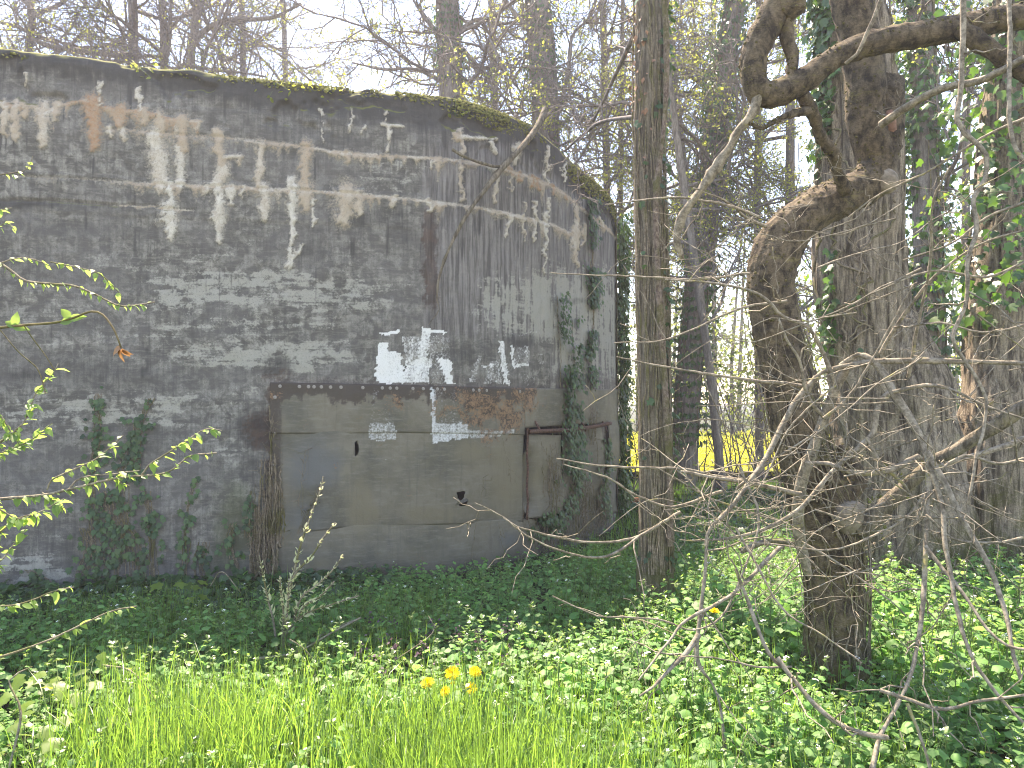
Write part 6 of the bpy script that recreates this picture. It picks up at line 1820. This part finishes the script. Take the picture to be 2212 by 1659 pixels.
for pl, d, w0, w1, f0, nl, ls in SPR:
    path = wpath(pl, d, d, .02)
    path = path + np.cumsum(rnd.normal(0, .0008, path.shape), axis=0)
    mb = MB()
    tube(mb, path, np.linspace(w0, w1, len(path)) / VS / FPX * d / 2, 6)
    br = mb.build("branch", B_TWIG, hz)
    nl = int(nl * (2.1 if pl[-1][0] < 200 else 1.6))
    for k in range(nl):
        f = f0 + (1 - f0) * (k + .6 * rnd.random()) / nl
        i = min(len(path) - 2, int(f * (len(path) - 1)))
        t = norm(path[i + 1] - path[i])
        side = np.cross(t, (0, 0, 1)) * (1 if k % 2 else -1)
        xd = t * .5 + side * rnd.uniform(.2, .9) + np.array([0, 0, rnd.uniform(-.7, .15)]) + rnd.normal(0, .2, 3)
        put_leaf(HZ, br, path[i] + rnd.normal(0, .004, 3), xd, np.array([0, 0, 1.0]) + rnd.normal(0, .35, 3), ls * .98 * rnd.uniform(.6, 1.15), rnd)
# main stems outside the left edge
for pl in ([(-120, 1700, 3.2), (-140, 1200, 3.2), (-110, 900, 3.1), (-90, 520, 3.3), (-60, 300, 3.3)], [(-200, 1700, 3.1), (-130, 1300, 3.0), (-70, 1050, 3.05), (-60, 860, 3.0)]):
    path = wpath(pl, 3, 3, .05)
    mb = MB(); tube(mb, path, np.linspace(.02, .008, len(path)), 8); mb.build("stem", B_SLIM, hz)
# the near brown twig with its withered leaves
tw = thing("bramble_shoot", (-1.6, 2.6, 0), "near brown shoot at the left with a withered hanging leaf at its tip", "twig")
path = wpath([(-160, 730), (0, 708), (55, 702), (120, 697), (160, 686), (197, 673), (222, 680), (244, 708), (256, 735), (262, 752)], 2.1, 2.1, .012)
mb = MB(); tube(mb, path, np.linspace(.0045, .0025, len(path)), 7); bs = mb.build("stem", barkmat("brown_shoot", (0.12, 0.09, 0.05), (0.26, 0.20, 0.11), zs=1, bump=.1, dist=.002), tw)
path2 = wpath([(-160, 900), (-40, 700), (0, 708)], 2.1, 2.1, .03)
mb = MB(); tube(mb, np.vstack([np.array([(-1.6, 2.4, 0)]), path2]), .005, 6); mb.build("stem", B_TWIG, tw)
for vx, vy, an in ((30, 706, 0), (32, 704, 1.4), (38, 706, 2.6), (150, 690, .4), (152, 688, 2.2), (158, 690, 3.4)):
    put_leaf(HZ, bs, P(vx, vy, 2.1), (math.cos(an), -.3, math.sin(an)), (.3, -1, .4), .036, rnd)
L_DRY = leafmat("withered_hazel_leaf", (0.20, 0.115, 0.055), (0.30, 0.185, 0.095), (0.26, 0.13, 0.05), .6, .3, .25)
DRYM = [leaf_mesh("leaf", OVATE, L_DRY, 80 + i, .5) for i in range(3)]
for dx, dz, s in ((-.6, -.6, .034), (.2, -1, .030), (-.2, -1, .034), (.5, -.7, .028), (-.9, -.35, .036)):
    put_leaf(DRYM, bs, P(262 + rnd.normal(0, 3), 752 + rnd.normal(0, 4), 2.1), (dx, rnd.normal(0, .3), dz), (rnd.normal(), -1, .2), s, rnd)
for pl in ([(0, 712), (40, 760), (80, 795), (92, 825), (98, 850)], [(52, 703), (70, 730), (100, 770), (118, 800)]):
    mb = MB(); tube(mb, wpath(pl, 2.1, 2.15, .015), .0018, 5); mb.build("side_shoot", B_VINE, bs)

# ------------------------------------------------------------------ catkin sapling
sp = thing("willow_sapling", tuple(P(612, 1440, 4.7)), "young willow sapling with pale opening buds in front of the metal cover", "sapling")
M_BUD = leafmat("opening_bud", (0.55, 0.55, 0.30), (0.62, 0.62, 0.42), (0.60, 0.62, 0.30), .6, .3, .35)
BUDM = [leaf_mesh("bud", OVATE, M_BUD, 90 + i, .3) for i in range(3)]
for pl, w, nb in (([(606, 1440), (615, 1334), (645, 1194), (670, 1119), (692, 1059), (698, 1030)], 5, 15), ([(612, 1440), (625, 1269), (675, 1199), (700, 1160), (725, 1129)], 4.5, 14), ([(618, 1440), (645, 1304), (685, 1264), (715, 1235), (742, 1199)], 4.5, 14), ([(600, 1440), (615, 1375), (655, 1329), (710, 1308), (775, 1287)], 4, 12),
                   ([(600, 1440), (592, 1350), (580, 1300), (568, 1240), (560, 1199)], 4, 12), ([(608, 1440), (612, 1330), (606, 1270), (605, 1244)], 4, 14), ([(612, 1430), (650, 1320), (690, 1290), (722, 1256)], 4, 12), ([(612, 1430), (622, 1310), (624, 1250)], 3.5, 12), ([(640, 1410), (690, 1375), (740, 1350), (780, 1335)], 5, 0)):
    path = wpath(pl, 4.7, 4.6, .025)
    path[:, 2] = np.maximum(path[:, 2], .0)
    path[0, 2] = -.03
    mb = MB(); tube(mb, path, np.linspace(w * 1.4, 3.0, len(path)) / VS / FPX * 4.7 / 2, 6)
    br = mb.build("stem", B_TWIG, sp)
    for k in range(nb):
        f = .42 + .58 * (k + rnd.random() * .5) / nb
        i = min(len(path) - 2, int(f * (len(path) - 1)))
        t = norm(path[i + 1] - path[i]); s = norm(np.cross(t, rnd.normal(0, 1, 3)))
        for q in (s, -s * .6 + t):
            put_leaf(BUDM, br, path[i], t * .6 + q, s + t * .3, rnd.uniform(.022, .038) * (1.25 if f < .75 else .8), rnd)

# ------------------------------------------------------------------ dandelions
M_DAND = leafmat("dandelion_petal", (0.78, 0.55, 0.005), (0.85, 0.64, 0.012), (0.80, 0.58, 0.01), .6, .2, .25)
def dandelion(vx, vy, d, rad, face, label, half=False):
    c = np.array(P(vx, vy, d)); gz = float(ground_z(c[0], c[1]))
    root = thing("dandelion", (c[0], c[1] + .02, gz), label, "flower", "yellow dandelions")
    mb = MB(); tube(mb, catmull([(c[0] + .01, c[1] + .02, gz - .02), (c[0] + .015, c[1] + .015, gz + (c[2] - gz) * .5), tuple(c - np.array(face) * .006)], .03), .0026, 6)
    st = mb.build("stem", M_STEM, root)
    f = norm(np.array(face, float)); mb = MB()
    u = norm(np.cross(f, (0, 1, .3))); w = np.cross(f, u)
    for ring_, (n, r, el) in enumerate(((24, 1.0, .10), (22, .85, .35), (18, .65, .7), (12, .42, 1.0))):
        a = np.arange(n) * 6.283 / n + RNG.normal(0, .06, n) + ring_
        o = np.cos(a)[:, None] * u + np.sin(a)[:, None] * w
        dr = o * math.cos(el) + f * math.sin(el)
        rad_ = rad * 1.15
        scatter(mb, [(0, -.06, 0), (0, .06, 0), (.55, .10, .02), (.55, -.10, .02), (1, .07, -.03), (1, -.07, -.03)], [(0, 3, 2, 1), (3, 5, 4, 2)], None, np.tile(c, (n, 1)) + f * .002 * ring_, dr, np.tile(f, (n, 1)), np.full(n, rad_ * r) * RNG.uniform(.9, 1.08, n))
    mb.build("flower_head", M_DAND, root)
    mb = MB(); tube(mb, np.array([c - f * .012, c - f * .006, c]), (.004, .0075, .009), 8); mb.build("calyx", M_STEM, root)


dandelion(977, 1454, 3.55, .030, (.0, -.75, .65), "largest dandelion flower, topmost of the cluster in the grass")
dandelion(1026, 1452, 3.58, .026, (.15, -.65, .75), "dandelion flower at the upper right of the cluster")
dandelion(924, 1476, 3.5, .027, (-.1, -.5, .85), "dandelion flower at the left end of the cluster")
dandelion(1018, 1487, 3.45, .024, (.1, -.8, .6), "dandelion flower low on the right of the cluster, half in the grass")
dandelion(962, 1494, 3.42, .022, (-.4, -.6, .6), "small ragged dandelion low in the middle of the cluster")
dandelion(978, 1476, 3.52, .011, (.1, -.4, .9), "half-closed dandelion bud directly under the largest flower")
dandelion(1543, 1320, 4.35, .024, (.1, -.25, .95), "lone dandelion flower between slim trunk and cherry")

# ------------------------------------------------------------------ garlic mustard plants in the sun
M_HL = [leaf_mesh("leaf", HEART, L_HERB, 120 + i, .15) for i in range(4)]
TOPM, FLM, STM = MB(), MB(), MB()
scatter(TOPM, *HERBS[0]["top"], [(0, 0, -HERBS[0]["stem"][0][:, 2].max())], [(1, 0, 0)], [(0, 0, 1)], [1.0]); ME_TOP = TOPM.mesh("young_leaves", L_HERBTOP)
scatter(FLM, [(-.5, 0, 0), (0, .5, .2), (.5, 0, 0), (0, -.5, .2)], [(0, 1, 2, 3)], None, rand_dirs(12, .2, 1) * np.array([.016, .016, .012]) + (0, 0, .006), rand_dirs(12, -.1, .1), rand_dirs(12, .6, 1), np.full(12, .010)); ME_FL = FLM.mesh("flowers", M_PETAL)
spots = []
for vx, vy, d in ((1228, 1390, 3.9), (1255, 1402, 3.85), (1282, 1412, 3.8), (1330, 1410, 3.9), (1312, 1440, 3.7), (1400, 1420, 3.8), (1440, 1395, 4.0), (1180, 1425, 3.7), (1205, 1432, 3.65), (1560, 1250, 4.9), (1535, 1345, 4.2), (1500, 1370, 4.1), (1600, 1290, 4.7), (1650, 1350, 4.3), (1700, 1430, 3.8), (1640, 1420, 3.9), (1560, 1450, 3.7), (1480, 1480, 3.6), (1760, 1480, 3.6),
                   (1981, 1305, 4.6), (2055, 1315, 4.6), (1905, 1335, 4.5), (2140, 1340, 4.5), (2190, 1350, 4.4), (1930, 1380, 4.2), (1990, 1400, 4.1), (2060, 1410, 4.1), (1850, 1430, 3.95), (1700, 1560, 3.4), (1820, 1540, 3.4), (1620, 1570, 3.35), (1960, 1500, 3.6)):
    c = P(vx, vy, d); spots.append((c[0], c[1], c[2]))
for x0, y0, z1 in spots:
    gz = float(ground_z(x0, y0))
    root = thing("garlic_mustard", (x0, y0, gz), "garlic mustard plant with toothed leaves and white-tipped top in the sunlit right foreground", "plant", "garlic mustard plants in the sun")
    H = max(.22, z1 - gz)
    mb = MB(); tube(mb, catmull([(x0 + rnd.normal(0, .03), y0 + .02, gz - .02), (x0 + rnd.normal(0, .01), y0, gz + H * .5), (x0, y0, gz + H)], .05), .003, 5)
    st = mb.build("stem", M_STEM, root)
    a0 = rnd.uniform(0, 6)
    for k in range(9):
        f = .30 + .64 * k / 8
        a = a0 + k * 2.4
        L = .068 * (1.25 - .75 * f) * rnd.uniform(.8, 1.2)
        pt_ = L * .7
        e = np.array([x0 + math.cos(a) * pt_, y0 + math.sin(a) * pt_, gz + H * f + pt_ * .35])
        put_leaf(M_HL, root, e, (math.cos(a), math.sin(a), rnd.uniform(-.45, .05)), np.array([0, 0, 1.0]) + rnd.normal(0, .25, 3), L, rnd)
    for me, dz, nm_ in ((ME_TOP, 0, "young_leaves"), (ME_FL, .01, "flower")):
        o = bpy.data.objects.new(nm_, me); COL.objects.link(o)
        o.matrix_basis = Matrix.Translation((x0, y0, gz + H + dz)) @ Matrix.Rotation(a0, 4, 'Z')
        adopt(o, root)

# ------------------------------------------------------------------ maple seedlings at the left, dead twigs, stone
MP = [leaf_mesh("leaf", MAPLE, L_MAPLE, 140 + i, .12) for i in range(3)]
for sx, sy, d, n, s, lab in ((60, 1500, 3.5, 11, .066, "maple seedling with broad lobed leaves at the lower left corner"), (200, 1530, 3.4, 9, .064, "maple seedling right of the corner one, pale in the sun"), (130, 1420, 3.9, 9, .075, "maple seedling behind the two nearest ones at the lower left"), (245, 1450, 3.9, 8, .075, "maple seedling beside the grass edge at the left"), (380, 1265, 5.3, 7, .075, "small maple seedling in front of the dark ivy carpet"), (50, 1600, 3.1, 9, .066, "maple seedling cut by the lower left edge of the view"), (240, 1620, 3.05, 8, .075, "maple seedling in the grass at the bottom left")):
    c = P(sx, sy, d); gz = float(ground_z(c[0], c[1]))
    root = thing("maple_seedling", (c[0], c[1], gz), lab, "seedling", "maple seedlings at the left")
    for k in range(n):
        a = rnd.uniform(0, 6.28); rr = rnd.uniform(.03, .16)
        e = np.array([c[0] + math.cos(a) * rr, c[1] + math.sin(a) * rr, max(gz + .08, c[2] + rnd.uniform(-.10, .05))])
        put_leaf(MP, root, e, (math.cos(a), math.sin(a), rnd.uniform(-.4, .0)), np.array([0, -.25, 1.0]) + rnd.normal(0, .2, 3), s * rnd.uniform(.75, 1.2), rnd)
        mb = MB(); tube(mb, np.array([(c[0], c[1], gz + .02), (e + np.array([c[0], c[1], gz])) / 2 + (0, 0, .03), e]), .0016, 4); mb.build("stem", M_STEM, root)
for pl, d0, d1, w, lab in (([(625, 1381), (655, 1400), (678, 1432), (680, 1480)], 3.9, 3.9, 3.5, "thin pale forked stalk rising from the grass edge"), ([(222, 1437), (280, 1448), (320, 1490), (340, 1520)], 3.6, 3.5, 5, "bent dry stalk above the maple seedlings"), ([(185, 1550), (275, 1455), (300, 1440)], 3.6, 3.6, 3, "thin straight dry stalk crossing the bent one"),
                           ([(550, 1424), (640, 1409), (720, 1365), (780, 1334)], 4.3, 4.6, 7, "dead branch lying through the herbs behind the willow sapling"), ([(850, 1429), (935, 1367), (925, 1330)], 4.2, 4.3, 3, "thin bent stalk between sapling and dandelions"), ([(20, 1659), (45, 1540), (20, 1470), (70, 1440)], 3.0, 3.2, 6, "grey twig standing at the lower left corner"), ([(1340, 1330), (1400, 1345), (1480, 1380)], 4.3, 4.0, 4, "grey twig lying over herbs left of the cherry"), ([(1600, 1190), (1660, 1170), (1740, 1178), (1800, 1180)], 4.6, 4.75, 14, "dead brown branch leaning against the cherry's left side"), ([(455, 1265), (480, 1235), (520, 1280)], 5.4, 5.4, 3, "thin bare twig in the ivy at the foot of the wall")):
    path = wpath(pl, d0, d1, .03)
    root = thing("dry_twig", tuple(path[-1]), lab, "twig")
    mb = MB(); tube(mb, path, np.linspace(w, w * .6, len(path)) / VS / FPX * d0 / 2, 6, disp=bark_disp(.0008, 80, 2, .0012, 20, 4))
    mb.build("stem", B_TWIG, root)
def stone(vx, vy, d, s, lab, mat, seed, name="stone"):
    c = P(vx, vy, d); mb = MB()
    pts = np.array([(c[0], c[1], c[2] - s), (c[0], c[1], c[2] - s * .7), (c[0], c[1], c[2]), (c[0], c[1], c[2] + s * .6), (c[0], c[1], c[2] + s * .8)])
    tube(mb, pts, np.array([.2, .8, 1.1, .8, .25]) * s, 12, disp=bark_disp(s * .1, 20, 1, s * .3, 12, seed))
    tag(mb.build(name, mat), lab, "stone")


stone(850, 1262, 6.55, .03, "small pale stone lying at the foot of the metal cover", plain("pale_stone", (0.50, 0.46, 0.42), .9, .2, .2, 20), 3)
rb = thing("rusty_bar", tuple(P(1352, 1082, 11)), "rusty iron bar on the ground behind the slim trunk", "bar")
mb = MB(); tube(mb, np.array([P(1330, 1084, 11.2), P(1380, 1079, 11.0)]), .035, 8); mb.build("bar", plain("orange_rust", (0.26, 0.11, 0.06), .9, .2, .4, 20), rb)
mb, n = MB(), 46
x = RNG.uniform(-.9, .15, n); y = RNG.uniform(3.9, 4.9, n); z = ground_z(x, y) + RNG.uniform(.16, .26, n)
for i in range(n):
    q = 14
    scatter(mb, *OVATE, np.array([x[i], y[i], z[i]]) + RNG.normal(0, 1, (q, 3)) * np.array([.012, .012, .018]), rand_dirs(q, -.6, .5), rand_dirs(q, .2, 1), RNG.uniform(.012, .024, q))
tag(mb.build("dead_nettle", leafmat("purple_nettle_top", (0.075, 0.045, 0.065), (0.13, 0.09, 0.11), (0.12, 0.06, 0.09), .6, .3, .25)), "purplish dead-nettle tops scattered among the herbs left of the dandelions", "flowers", kind="stuff")
# ------------------------------------------------------------------ added scattering box, stands in for the lens glare
mb = MB()
X0, X1, Y0, Y1, Z0, Z1 = -122, 122, -21.5, 262, -1.8, 19.0
mb.add([(X0, Y0, Z0), (X1, Y0, Z0), (X1, Y1, Z0), (X0, Y1, Z0), (X0, Y0, Z1), (X1, Y0, Z1), (X1, Y1, Z1), (X0, Y1, Z1)], [(0, 3, 2, 1), (4, 5, 6, 7), (0, 1, 5, 4), (1, 2, 6, 5), (2, 3, 7, 6), (3, 0, 4, 7)])
t = NT("glare_volume")
pv = t.n("ShaderNodeVolumePrincipled")
pv.inputs["Color"].default_value = (0.84, 0.87, 1.0, 1)
pv.inputs["Density"].default_value = 0.0023
pv.inputs["Anisotropy"].default_value = 0.35
t.t.links.new(pv.outputs[0], t.out.inputs["Volume"])
tag(mb.build("glare_veil", t.m, smooth=False), kind="stuff")
